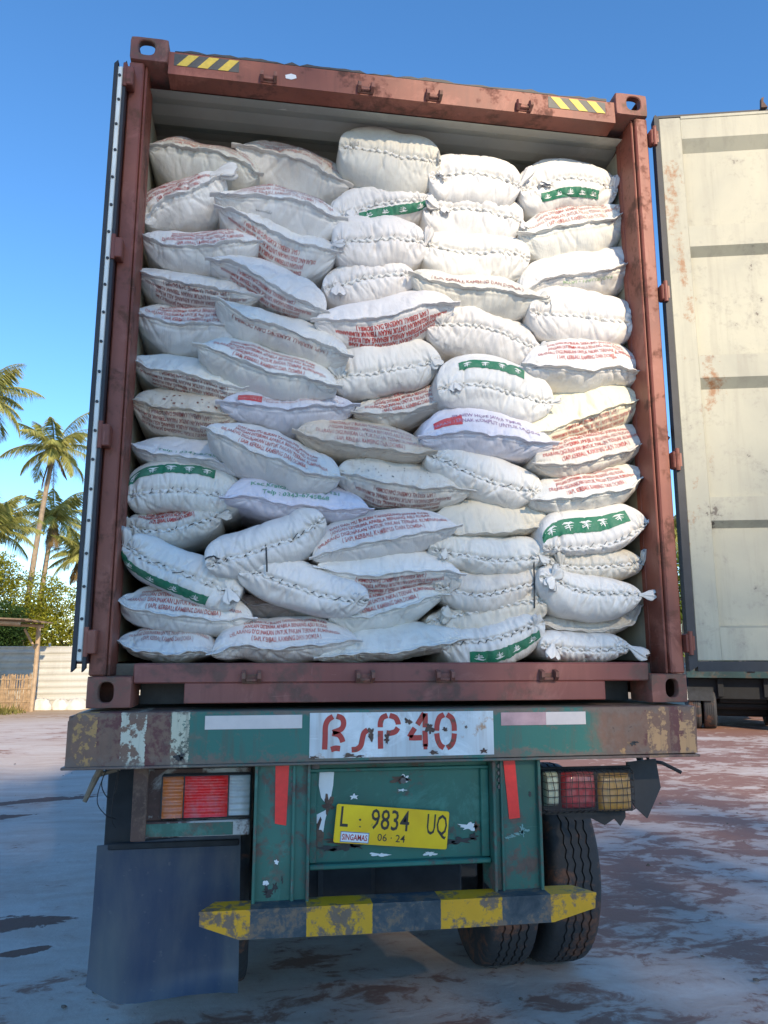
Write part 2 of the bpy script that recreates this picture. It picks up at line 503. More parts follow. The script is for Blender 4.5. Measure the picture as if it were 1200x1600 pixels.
_TXT = {}
def text2d(lines, spacing=1.0, bold=0.0, condense=.62, per_line=None):
    """flat outline of printed lines: verts (n, 2) with cap height 1, widths in the same unit; baseline of the last line at 0"""
    key = (tuple(lines), spacing, bold, condense)
    if key in _TXT:
        return _TXT[key]
    V, F = [], []
    n0 = 0
    L = len(lines)
    for i, s in enumerate(lines):
        cu = bpy.data.curves.new('t', 'FONT')
        cu.body = s
        cu.size = 1.0
        cu.align_x = 'CENTER'
        cu.resolution_u = 2
        cu.offset = bold
        cu.fill_mode = 'BOTH'
        ob = bpy.data.objects.new('t', cu)
        me = bpy.data.meshes.new_from_object(ob)
        v = np.array([p.co[:2] for p in me.vertices]) if len(me.vertices) else np.zeros((0, 2))
        f = [tuple(p.vertices) for p in me.polygons]
        bpy.data.objects.remove(ob)
        bpy.data.curves.remove(cu)
        bpy.data.meshes.remove(me)
        if len(v):
            v = v / .70
            v[:, 0] *= condense
            v[:, 1] += (L - 1 - i) * spacing
            V.append(v)
            F += [tuple(k + n0 for k in q) for q in f]
            n0 += len(v)
    V = np.concatenate(V)
    _TXT[key] = (V, F)
    return _TXT[key]

def text_on(mb, lines, o, u, v, height, width=None, spacing=1.6, bold=0.0, condense=.62, mi=0):
    """printed lines on a plane: o is the centre of the base line, u and v unit axes"""
    V, F = text2d(lines, spacing, bold, condense)
    V = V.copy()
    V[:, 0] -= .5 * (V[:, 0].max() + V[:, 0].min())
    sx = height if width is None else width / (V[:, 0].max() - V[:, 0].min())
    P = np.array(o, float) + V[:, :1] * sx * np.array(u, float) + V[:, 1:2] * height * np.array(v, float)
    mb.add(P, F, mi)

def ribbon(mb, pts, w, o, u, v, nrm, th=.0012, mi=0, cap=True):
    """brush stroke of constant width on a plane, given some thickness"""
    P = np.array(pts, float)
    if len(P) > 2:
        P = catmull(P, 24)
    T = np.gradient(P, axis=0)
    T /= np.linalg.norm(T, axis=1)[:, None] + 1e-9
    Nn = np.stack([-T[:, 1], T[:, 0]], 1)
    A = np.concatenate([P + Nn * w / 2, (P - Nn * w / 2)[::-1]])
    o, u, v, nrm = (np.array(q, float) for q in (o, u, v, nrm))
    m = len(P)
    pos = o + A[:, :1] * u + A[:, 1:2] * v + nrm * th
    low = pos - nrm * (th - .0002)
    vs = list(pos) + list(low)
    fs = [(i, i + 1, 2 * m - 2 - i, 2 * m - 1 - i) for i in range(m - 1)]
    k = 2 * m
    fs += [(i, (i + 1) % k, k + (i + 1) % k, k + i) for i in range(k)]
    mb.add(vs, fs, mi)

def catmull(P, n):
    P = np.array(P, float)
    E = np.concatenate([[2 * P[0] - P[1]], P, [2 * P[-1] - P[-2]]])
    d = np.concatenate([[0], np.cumsum(np.linalg.norm(np.diff(P, axis=0), axis=1))])
    t = np.linspace(0, d[-1], n)
    i = np.clip(np.searchsorted(d, t, side='right') - 1, 0, len(P) - 2)
    u = ((t - d[i]) / np.maximum(d[i + 1] - d[i], 1e-9))[:, None]
    a, b, c, e = E[i], E[i + 1], E[i + 2], E[i + 3]
    return .5 * (2 * b + (c - a) * u + (2 * a - 5 * b + 4 * c - e) * u * u + (3 * b - a - 3 * c + e) * u ** 3)

# sacks: stack, row, kind, front depth, seam line (x, z) in metres, rise above seam, drop below seam, options, label
SACKS = [
(1, 1, 'S', 0.2, [(-1.159, 2.521), (-1.067, 2.525), (-0.957, 2.52), (-0.855, 2.505), (-0.736, 2.471), (-0.645, 2.418)], 0.13, 0.151, {'tu': ('jan', 0.9, 0.045), 'tone': 1, 'dirt': 0.3}, 'greyish sack in shade with faint red print along its top in the left-wall stack'),  # greyer tone paints in the shade at the top left
(1, 2, 'S', 0.2, [(-1.158, 2.14), (-1.125, 2.197), (-1.046, 2.256), (-0.948, 2.301), (-0.863, 2.359), (-0.801, 2.395)], 0.156, 0.136, {'tu': ('jan', 0.75, 0.022), 'tone': 0, 'skd': 0.25, 'fold': 1}, 'crumpled white sack with folded-over right corner and slanting red print in the left-wall stack'),
(1, 3, 'S', 0.15, [(-1.15, 2.033), (-1.097, 2.003), (-1.013, 1.989), (-0.888, 2.0), (-0.777, 2.032), (-0.635, 2.057)], 0.134, 0.089, {'tu': ('jan', 0.7, 0.014), 'tone': 0}, 'white sack with upright red print above a sagging seam in the left-wall stack'),
(1, 4, 'S', 0.16, [(-1.174, 1.88), (-1.103, 1.846), (-0.965, 1.82), (-0.797, 1.805), (-0.624, 1.788)], 0.119, 0.077, {'td': ('jan', 0.8, 0.012), 'tone': 0}, 'white sack with upside-down red print under a sloping seam in the left-wall stack'),
(1, 5, 'S', 0.18, [(-1.176, 1.683), (-1.096, 1.656), (-1.0, 1.639), (-0.876, 1.644), (-0.778, 1.645), (-0.664, 1.604)], 0.148, 0.096, {'tu': ('jan', 0.85, 0.02), 'tone': 0}, 'white sack with bold red print over a bare lower half in the left-wall stack'),
(1, 6, 'S', 0.17, [(-1.173, 1.466), (-1.101, 1.423), (-0.946, 1.4), (-0.822, 1.375), (-0.725, 1.351), (-0.606, 1.366)], 0.14, 0.06, {'td': ('jan', 0.8, 0.01), 'tone': 0}, 'plain-topped white sack with upside-down brownish red print below its seam in the left-wall stack'),
(1, 7, 'S', 0.17, [(-1.154, 1.27), (-1.06, 1.246), (-0.925, 1.239), (-0.803, 1.224), (-0.702, 1.238)], 0.134, 0.095, {'td': ('jan', 0.9, 0.016), 'tone': 2, 'dirt': 0.7, 'mud': 1}, 'soiled white sack with reddish dirt on top and upside-down print below in the left-wall stack'),
(1, 8, 'S', 0.19, [(-1.154, 1.083), (-1.105, 1.056), (-0.972, 1.036), (-0.837, 1.025), (-0.741, 0.997), (-0.672, 0.963)], 0.128, 0.038, {'tu': ('telp', 0.6, 0.03), 'tone': 3}, 'white sack with green phone number print on top in the left-wall stack'),
(1, 9, 'T', 0.17, [(-1.153, 0.847), (-1.079, 0.872), (-0.936, 0.884), (-0.789, 0.873), (-0.673, 0.859)], 0.148, 0.083, {'bu': (-0.97, 0.5, 0.066, 0.122, 5), 'tuft': [(1, 0.6, -0.5, 0.05, 0.02), (-1, -0.6, 0.1, 0.04, 0.02)], 'cord': 0, 'tone': 0}, 'white tied sack with green band of five white palm marks in the left-wall stack'),
(1, 10, 'T', 0.19, [(-1.15, 0.734), (-1.06, 0.711), (-0.956, 0.719), (-0.865, 0.749), (-0.76, 0.783)], 0.095, 0.061, {'tu': ('jan2', 0.75, 0.04), 'tuft': [(1, 0.9, 0.1, 0.05, 0.02), (-1, -0.3, 0.9, 0.04, 0.02)], 'cord': 1, 'tone': 1}, 'creased greyish tied sack with large red print at its top in the left-wall stack'),
(1, 11, 'T', 0.1, [(-1.135, 0.646), (-1.061, 0.587), (-0.958, 0.544), (-0.834, 0.499), (-0.73, 0.459), (-0.668, 0.428)], 0.114, 0.097, {'bd': (-0.95, 0.55, 0.05, 0.1, 4), 'tuft': [(-1, 0.3, 0.9, 0.06, 0.025), (0.8, 0.2, -0.9, 0.06, 0.03)], 'cord': 1, 'tone': 0}, 'white tied sack sloping down to the right with black cord in the left-wall stack'),
(1, 12, 'S', 0.13, [(-1.142, 0.428), (-1.109, 0.384), (-0.996, 0.365), (-0.856, 0.348), (-0.727, 0.338), (-0.611, 0.347)], 0.12, 0.077, {'tu': ('jan', 0.85, 0.02), 'tone': 0}, 'white sack with three curved rows of upright red print in the left-wall stack'),
(1, 13, 'S', 0.15, [(-1.15, 0.252), (-1.078, 0.219), (-0.94, 0.201), (-0.826, 0.211), (-0.744, 0.209)], 0.11, 0.041, {'tu': ('jan', 0.8, 0.06), 'tone': 0, 'dirt': 0.25}, 'white bottom sack with only faint red print along its top in the left-wall stack'),
(2, 1, 'S', 0.24, [(-0.762, 2.587), (-0.665, 2.574), (-0.543, 2.547), (-0.42, 2.516), (-0.311, 2.466), (-0.215, 2.424)], 0.167, 0.163, {'tu': ('jan', 0.8, 0.045), 'tone': 1, 'dirt': 0.3, 'sku': 0.15}, 'grey-looking shaded sack with its pointed left corner raised in the second stack from the left'),  # tone darkened to carry the shade under the header
(2, 2, 'S', 0.15, [(-0.845, 2.263), (-0.742, 2.261), (-0.583, 2.273), (-0.435, 2.249), (-0.331, 2.216), (-0.247, 2.198)], 0.117, 0.124, {'tu': ('jan', 0.8, 0.035), 'tone': 0, 'scrib': 1, 'skd': 0.3}, 'white sack with a small black scribble on its front, second stack from the left'),
(2, 3, 'S', 0.17, [(-0.824, 2.217), (-0.74, 2.183), (-0.628, 2.139), (-0.534, 2.087), (-0.392, 2.048), (-0.273, 2.039)], 0.139, 0.13, {'td': ('jan', 0.75, 0.03), 'tone': 0, 'skd': 0.35, 'sku': 0.3}, 'white sack with several upside-down red lines on its sloping front, second stack from the left'),
(2, 4, 'S', 0.13, [(-0.851, 1.936), (-0.78, 1.924), (-0.715, 1.901), (-0.637, 1.864), (-0.556, 1.809), (-0.447, 1.762), (-0.331, 1.715)], 0.168, 0.072, {'td': ('jan', 0.8, 0.022), 'tone': 0, 'sku': 0.25}, 'white sack with a wavy seam and bare rounded top, second stack from the left'),
(2, 5, 'S', 0.1, [(-0.816, 1.738), (-0.72, 1.676), (-0.614, 1.636), (-0.468, 1.592), (-0.354, 1.548), (-0.223, 1.5)], 0.129, 0.095, {'td': ('jan1', 0.7, 0.03), 'tone': 0, 'sku': 0.15}, 'white sack with plain top and one dark red upside-down line, second stack from the left'),
(2, 6, 'S', 0.08, [(-0.884, 1.509), (-0.78, 1.478), (-0.662, 1.43), (-0.525, 1.391), (-0.409, 1.378), (-0.274, 1.347)], 0.158, 0.094, {'tu': ('jan', 0.8, 0.02), 'tone': 0}, 'white sack with clear upright red print slanting down to the right'),
(2, 7, 'S', 0.14, [(-0.781, 1.271), (-0.658, 1.263), (-0.515, 1.252), (-0.361, 1.269), (-0.185, 1.295)], 0.112, 0.084, {'tu': ('lilac', 0.8, 0.04), 'tone': 4, 'patch': (-0.74, -0.4, 0.03, 0.075)}, 'lilac-tinted sack with a red corner patch and thin print lines, second stack from the left'),
(2, 8, 'S', 0.06, [(-0.83, 1.136), (-0.765, 1.097), (-0.666, 1.051), (-0.537, 1.004), (-0.402, 0.956), (-0.258, 0.939)], 0.16, 0.093, {'tu': ('jan', 0.8, 0.024), 'tone': 0}, 'large white sack with four upright slanting rows of red print, second stack from the left'),
(2, 9, 'S', 0.12, [(-0.746, 0.847), (-0.653, 0.858), (-0.532, 0.834), (-0.369, 0.817), (-0.232, 0.813), (-0.126, 0.818)], 0.145, 0.05, {'tu': ('kec', 0.62, 0.04), 'tone': 4}, 'bluish white sack with two lines of green address print, second stack from the left'),
(2, 10, 'T', 0.04, [(-0.802, 0.551), (-0.744, 0.573), (-0.643, 0.601), (-0.529, 0.645), (-0.438, 0.679), (-0.325, 0.763)], 0.129, 0.097, {'tuft': [], 'cord': 1, 'tone': 0, 'hang': 1, 'p': 3.0}, 'plump white tied sack tilted up to the right with dark cord'),
(2, 11, 'T', 0.05, [(-0.675, 0.539), (-0.603, 0.529), (-0.472, 0.484), (-0.341, 0.439), (-0.222, 0.419), (-0.137, 0.42)], 0.108, 0.087, {'tuft': [(-0.8, 0, 1, 0.05, 0.02), (0.82, 0.1, 0.9, 0.03, 0.015)], 'cord': 1, 'tone': 0, 'p': 3.2}, 'white tied sack sagging to the right with a knot at its upper left'),
(2, 12, 'S', 0.3, [(-0.725, 0.43), (-0.601, 0.412), (-0.477, 0.411), (-0.35, 0.386), (-0.237, 0.356)], 0.061, 0.066, {'tone': 5, 'tu': ('lilac', 0.5, 0.03)}, 'thin pinkish sack squeezed back between its neighbours in the second stack from the left'),
(2, 13, 'S', 0.08, [(-0.77, 0.196), (-0.733, 0.216), (-0.658, 0.234), (-0.517, 0.222), (-0.336, 0.24), (-0.178, 0.256)], 0.127, 0.067, {'tu': ('jan', 0.75, 0.035), 'tone': 0}, 'wide white bottom sack with three upright red rows of print, second stack from the left'),
(3, 1, 'T', 0.16, [(-0.274, 2.584), (-0.182, 2.588), (-0.089, 2.585), (0.02, 2.566), (0.114, 2.566), (0.224, 2.557)], 0.17, 0.163, {'tuft': [(-0.72, 0.0, 0.3, 0.025, 0.018)], 'tie': 1, 'cord': 2, 'tone': 1, 'p': 3.2}, 'big greyish white tied sack topping the pile with shaded upper half in the middle stack'),  # greyish tone has the shade near the ceiling painted in
(3, 2, 'T', 0.2, [(-0.291, 2.247), (-0.191, 2.283), (-0.083, 2.327), (0.042, 2.353), (0.174, 2.38)], 0.149, 0.102, {'bd': (-0.5, 0.95, 0.02, 0.072, 4), 'tuft': [(-0.6, -0.2, -0.9, 0.06, 0.028)], 'cord': 2, 'tone': 0, 'p': 3.4}, 'white tied sack with green band of white marks under its seam in the middle stack'),
(3, 3, 'T', 0.16, [(-0.292, 2.064), (-0.209, 2.1), (-0.089, 2.117), (0.049, 2.13), (0.15, 2.119)], 0.148, 0.12, {'tuft': [(-1, 0.7, 0.0, 0.05, 0.02), (1, 0.3, 0.9, 0.07, 0.02)], 'cord': 2, 'tone': 0, 'p': 3.4}, 'plain white tied sack with a yellowish knotted ear at its right end, middle stack'),
(3, 4, 'T', 0.2, [(-0.334, 1.873), (-0.233, 1.907), (-0.113, 1.945), (0.009, 1.965), (0.101, 1.966)], 0.13, 0.107, {'tuft': [(-0.68, 0.0, -0.9, 0.07, 0.03)], 'cord': 2, 'tone': 0, 'p': 3.2}, 'small white tied sack with drooping gathered left corner in the middle stack'),
(3, 5, 'S', 0.12, [(-0.377, 1.67), (-0.268, 1.678), (-0.123, 1.691), (0.024, 1.73), (0.144, 1.776), (0.274, 1.798)], 0.147, 0.117, {'td': ('jan2', 0.8, 0.03), 'tone': 0, 'sku': 0.1}, 'white sack with dense bold red print upside-down under its seam in the middle stack'),
(3, 6, 'T', 0.17, [(-0.295, 1.423), (-0.232, 1.445), (-0.13, 1.453), (0.003, 1.486), (0.122, 1.518), (0.219, 1.539)], 0.172, 0.093, {'tuft': [(-0.86, -0.2, 0.7, 0.05, 0.035), (0.85, 0.4, -0.5, 0.05, 0.028)], 'cord': 2, 'tone': 0, 'p': 3.6, 'scribd': 1}, 'tall white tied sack with knots at both ends and grey cord in the middle stack'),
(3, 7, 'S', 0.19, [(-0.188, 1.27), (-0.054, 1.267), (0.094, 1.299), (0.215, 1.335), (0.379, 1.372)], 0.142, 0.039, {'tu': ('jan', 0.8, 0.022), 'tone': 1, 'dirt': 0.25}, 'off-white sack with upright red print tilting up to the right in the middle stack'),
(3, 8, 'S', 0.13, [(-0.449, 1.157), (-0.374, 1.131), (-0.261, 1.107), (-0.091, 1.088), (0.052, 1.076), (0.162, 1.09)], 0.151, 0.039, {'tu': ('jan', 0.8, 0.025), 'tone': 2, 'dirt': 0.55}, 'beige stained sack with faded upright red print and brown underside in the middle stack'),
(3, 9, 'S', 0.15, [(-0.272, 0.982), (-0.159, 0.96), (-0.031, 0.936), (0.112, 0.923), (0.229, 0.93), (0.34, 0.922)], 0.14, 0.086, {'td': ('jan', 0.7, 0.03), 'tone': 1, 'dirt': 0.4, 'speck': 1}, 'white sack with black specks on top and faint upside-down print in the middle stack'),
(3, 10, 'S', 0.08, [(-0.368, 0.592), (-0.288, 0.629), (-0.153, 0.659), (-0.015, 0.689), (0.096, 0.709), (0.255, 0.749)], 0.152, 0.067, {'tu': ('jan', 0.88, 0.034), 'tone': 0}, 'white sack with four bold red rows running uphill to the right in the middle stack'),
(3, 11, 'S', 0.1, [(-0.35, 0.565), (-0.245, 0.535), (-0.095, 0.529), (0.043, 0.547), (0.155, 0.552), (0.273, 0.537)], 0.119, 0.079, {'td': ('jan', 0.75, 0.018), 'tone': 0}, 'smooth-topped white sack with a pointed right corner and upside-down print below in the middle stack'),
(3, 12, 'S', 0.13, [(-0.302, 0.365), (-0.172, 0.352), (-0.063, 0.375), (0.048, 0.408), (0.16, 0.447), (0.208, 0.456)], 0.12, 0.091, {'tu': ('jan', 0.9, 0.022), 'tone': 0}, 'white sack with red print partly hidden under the one above in the middle stack'),
(3, 13, 'S', 0.1, [(-0.339, 0.178), (-0.228, 0.201), (-0.068, 0.204), (0.068, 0.222), (0.179, 0.243), (0.273, 0.262)], 0.113, 0.042, {'tone': 0, 'dirt': 0.3, 'sku': 0.1}, 'unprinted white bottom sack with beige lower edge in the middle stack'),
(4, 1, 'T', 0.16, [(0.166, 2.465), (0.255, 2.495), (0.367, 2.51), (0.48, 2.508), (0.577, 2.487), (0.629, 2.472)], 0.149, 0.138, {'tuft': [(1, 0.55, 0.8, 0.09, 0.022), (-0.7, -0.2, -0.2, 0.04, 0.025)], 'cord': 3, 'tone': 0, 'p': 3.6}, 'bright sunlit tied sack with a long ear sticking up at right'),
(4, 2, 'T', 0.2, [(0.142, 2.315), (0.231, 2.334), (0.343, 2.345), (0.455, 2.345), (0.569, 2.325), (0.643, 2.287)], 0.137, 0.139, {'tuft': [(-0.75, -0.8, 0.15, 0.06, 0.03), (-0.6, 0.1, -0.9, 0.05, 0.02), (1, 0.2, -0.8, 0.05, 0.02)], 'cord': 3, 'tone': 0, 'p': 3.6}, 'white tied sack with a large crumpled knot at its left end'),
(4, 3, 'T', 0.18, [(0.117, 2.121), (0.223, 2.117), (0.317, 2.108), (0.444, 2.112), (0.572, 2.113), (0.668, 2.095)], 0.123, 0.123, {'tuft': [(-0.85, -0.5, 0.7, 0.05, 0.018)], 'cord': 3, 'tone': 0, 'p': 3.4}, 'low white tied sack with vertical folds and twisted top seam, second stack from the right'),
(4, 4, 'S', 0.14, [(0.074, 1.952), (0.18, 1.912), (0.303, 1.893), (0.458, 1.882), (0.582, 1.863), (0.699, 1.858)], 0.132, 0.095, {'tu': ('jan1', 0.7, 0.04), 'tone': 1, 'ear': 1}, 'cream white sack with tiny red print high above its seam, second stack from the right'),
(4, 5, 'T', 0.17, [(0.148, 1.704), (0.246, 1.72), (0.354, 1.721), (0.468, 1.707), (0.586, 1.667), (0.704, 1.623)], 0.131, 0.115, {'tuft': [(-0.78, -0.2, 0.6, 0.04, 0.025), (1, 0.3, 0.3, 0.04, 0.02)], 'cord': 2, 'tone': 0, 'p': 3.0}, 'plain white tied sack with frayed yellow cord at its right end'),
(4, 6, 'T', 0.11, [(0.179, 1.376), (0.256, 1.396), (0.361, 1.411), (0.472, 1.395), (0.586, 1.365), (0.733, 1.342)], 0.171, 0.112, {'bu': (-0.6, 0.45, 0.068, 0.115, 4), 'tuft': [(-0.72, 0.1, -0.8, 0.045, 0.025), (1, 0.7, 0.2, 0.04, 0.016)], 'cord': 2, 'tone': 0, 'p': 2.8}, 'white tied sack with green palm band along its top edge, second stack from the right'),
(4, 7, 'S', 0.1, [(0.104, 1.144), (0.22, 1.164), (0.338, 1.172), (0.486, 1.16), (0.605, 1.145), (0.72, 1.141)], 0.162, 0.075, {'tu': ('newh', 0.8, 0.058), 'tone': 4, 'patch': (-0.8, -0.38, 0.045, 0.1)}, 'lilac sack with a large red patch and purple company name, second stack from the right'),
(4, 8, 'T', 0.14, [(0.135, 1.082), (0.228, 1.045), (0.339, 0.993), (0.457, 0.956), (0.558, 0.933), (0.672, 0.925)], 0.144, 0.082, {'tuft': [], 'cord': 1, 'tone': 0, 'p': 2.8, 'sku': 0.15}, 'smooth white tied sack with a braided cord sloping down its front'),
(4, 9, 'S', 0.16, [(0.147, 0.728), (0.286, 0.722), (0.418, 0.731), (0.583, 0.75), (0.72, 0.794)], 0.184, 0.024, {'tone': 6, 'sku': 0.0}, 'plain beige unprinted sack with its seam at the bottom edge, second stack from the right'),
(4, 10, 'T', 0.12, [(0.138, 0.654), (0.217, 0.636), (0.303, 0.626), (0.432, 0.606), (0.564, 0.614), (0.683, 0.631)], 0.113, 0.059, {'tuft': [(-0.76, -0.2, -0.8, 0.045, 0.018), (0.85, 0.5, -0.7, 0.05, 0.018)], 'cord': 0, 'tone': 0, 'p': 4}, 'clean white tied sack with a long smooth top and low cord'),
(4, 11, 'T', 0.13, [(0.161, 0.494), (0.245, 0.473), (0.359, 0.452), (0.475, 0.473), (0.593, 0.503), (0.689, 0.53)], 0.097, 0.07, {'tuft': [(-0.72, 0.5, 0.8, 0.05, 0.03), (0.9, 0.7, 0.5, 0.05, 0.025)], 'cord': 1, 'tone': 1, 'dirt': 0.2, 'p': 3.6, 'hang2': 1}, 'white tied sack with diagonal stitches and a dark knot at left'),
(4, 12, 'T', 0.17, [(0.134, 0.337), (0.254, 0.365), (0.355, 0.385), (0.486, 0.412), (0.59, 0.427), (0.688, 0.431)], 0.05, 0.121, {'tuft': [(-0.62, -0.8, 0.1, 0.05, 0.035)], 'cord': 3, 'tone': 6, 'p': 3.6}, 'beige tied sack with a loose hanging string and pale knot, second stack from the right'),
(4, 13, 'T', 0.12, [(0.183, 0.249), (0.295, 0.252), (0.386, 0.26), (0.495, 0.288), (0.583, 0.321), (0.648, 0.344)], 0.063, 0.125, {'bd': (-0.5, 0.85, 0.035, 0.09, 4), 'tuft': [(0.85, 0.1, 0.8, 0.04, 0.02)], 'cord': 1, 'tone': 0, 'p': 3}, 'wrinkled bottom tied sack with green band near the sill, second stack from the right'),
(5, 1, 'T', 0.17, [(0.625, 2.447), (0.745, 2.497), (0.847, 2.536), (0.982, 2.546), (1.099, 2.526), (1.142, 2.502)], 0.152, 0.142, {'bd': (-0.62, 0.6, 0.045, 0.098, 5), 'tuft': [(-0.5, 0.0, -0.5, 0.035, 0.03), (0.95, 0.1, 0.95, 0.06, 0.02)], 'cord': 3, 'tone': 0, 'p': 3.4}, 'sunlit tied sack with green emblem band and an ear at right in the right-wall stack'),
(5, 2, 'S', 0.17, [(0.62, 2.22), (0.728, 2.23), (0.835, 2.27), (0.969, 2.293), (1.105, 2.333), (1.212, 2.406)], 0.158, 0.14, {'tu': ('jan', 0.8, 0.03), 'tone': 0, 'skd': -0.1}, 'sunlit cream sack with faint red print and its right corner raised in the right-wall stack'),
(5, 3, 'S', 0.15, [(0.618, 1.896), (0.7, 1.955), (0.789, 1.989), (0.946, 2.014), (1.114, 2.062), (1.268, 2.167)], 0.184, 0.091, {'td': ('green1', 0.35, 0.03), 'tone': 0, 'skd': 0.1}, 'unmarked-topped white sack with small green print low on its front in the right-wall stack'),
(5, 4, 'T', 0.13, [(0.633, 1.797), (0.734, 1.788), (0.83, 1.795), (0.926, 1.795), (1.055, 1.775), (1.213, 1.793)], 0.169, 0.103, {'tuft': [], 'cord': 3, 'tone': 0, 'p': 2.8, 'hang3': 1}, 'rounded white tied sack with a yellow string hanging from its right end, right-wall stack'),
(5, 5, 'S', 0.1, [(0.594, 1.513), (0.742, 1.503), (0.898, 1.496), (1.026, 1.516), (1.153, 1.508), (1.236, 1.494)], 0.216, 0.07, {'tu': ('jan', 0.75, 0.055), 'tone': 0, 'p': 2.0}, 'tall white sack with bold red print arched across its top in the right-wall stack'),
(5, 6, 'S', 0.14, [(0.63, 1.187), (0.714, 1.215), (0.825, 1.26), (0.969, 1.317), (1.116, 1.365), (1.202, 1.392)], 0.203, 0.096, {'td': ('jan', 0.7, 0.012), 'tone': 7}, 'yellowish sack sloping up to the right with print under its seam in the right-wall stack'),
(5, 7, 'S', 0.12, [(0.63, 1.05), (0.761, 1.043), (0.916, 1.079), (1.075, 1.125), (1.247, 1.212)], 0.163, 0.053, {'tu': ('jan', 0.85, 0.03), 'tone': 1, 'ear': 1}, 'grubby white sack with bold print and its right ear poking out in the right-wall stack'),
(5, 8, 'S', 0.11, [(0.617, 0.882), (0.75, 0.883), (0.903, 0.911), (1.059, 0.943), (1.184, 1.029)], 0.156, 0.065, {'tu': ('jan', 0.75, 0.028), 'tone': 0, 'ear': 1}, 'white sack with three neat red rows and an upturned right corner in the right-wall stack'),
(5, 9, 'T', 0.09, [(0.643, 0.66), (0.732, 0.659), (0.837, 0.667), (0.973, 0.69), (1.099, 0.751), (1.145, 0.791)], 0.188, 0.036, {'bu': (-0.98, 0.72, 0.05, 0.128, 5), 'tuft': [(1, 0.9, 0.2, 0.05, 0.016)], 'cord': 0, 'tone': 0, 'p': 3.2}, 'white tied sack with a slanting green band of five palm marks in the right-wall stack'),
(5, 10, 'T', 0.14, [(0.674, 0.599), (0.749, 0.591), (0.824, 0.581), (0.961, 0.589), (1.141, 0.61)], 0.091, 0.055, {'tuft': [(-0.72, -0.1, 0.9, 0.06, 0.022), (1, 0.2, 0.9, 0.06, 0.018)], 'cord': 0, 'tone': 1, 'p': 4, 'dirt': 0.2}, 'flattened white tied sack with upright ears at both ends in the right-wall stack'),
(5, 11, 'T', 0.08, [(0.62, 0.535), (0.693, 0.525), (0.764, 0.487), (0.867, 0.466), (0.986, 0.464), (1.094, 0.457)], 0.086, 0.121, {'tuft': [(-0.75, -0.6, -0.7, 0.06, 0.03), (-0.75, 0.7, 0.5, 0.05, 0.03), (1, 0.9, -0.1, 0.06, 0.02)], 'cord': 1, 'tone': 0, 'p': 3}, 'baggy white tied sack with slanting folds and a big left knot in the right-wall stack'),
(5, 12, 'S', 0.22, [(0.673, 0.333), (0.798, 0.303), (0.982, 0.306), (1.092, 0.339), (1.157, 0.424)], 0.09, 0.028, {'tone': 1}, 'greyish unprinted sack pushed back beneath the baggy knotted one in the right-wall stack'),
(5, 13, 'T', 0.12, [(0.623, 0.239), (0.696, 0.228), (0.783, 0.22), (0.901, 0.217), (1.042, 0.228)], 0.079, 0.055, {'tuft': [(-0.75, -0.2, -0.7, 0.06, 0.03), (1, 0.9, -0.6, 0.08, 0.025)], 'cord': 0, 'tone': 0, 'p': 4}, 'white bottom tied sack with a loose cloth ear by the corner post, right-wall stack'),
]

GZ = -1.475          # ground level; the container floor frame is z = 0

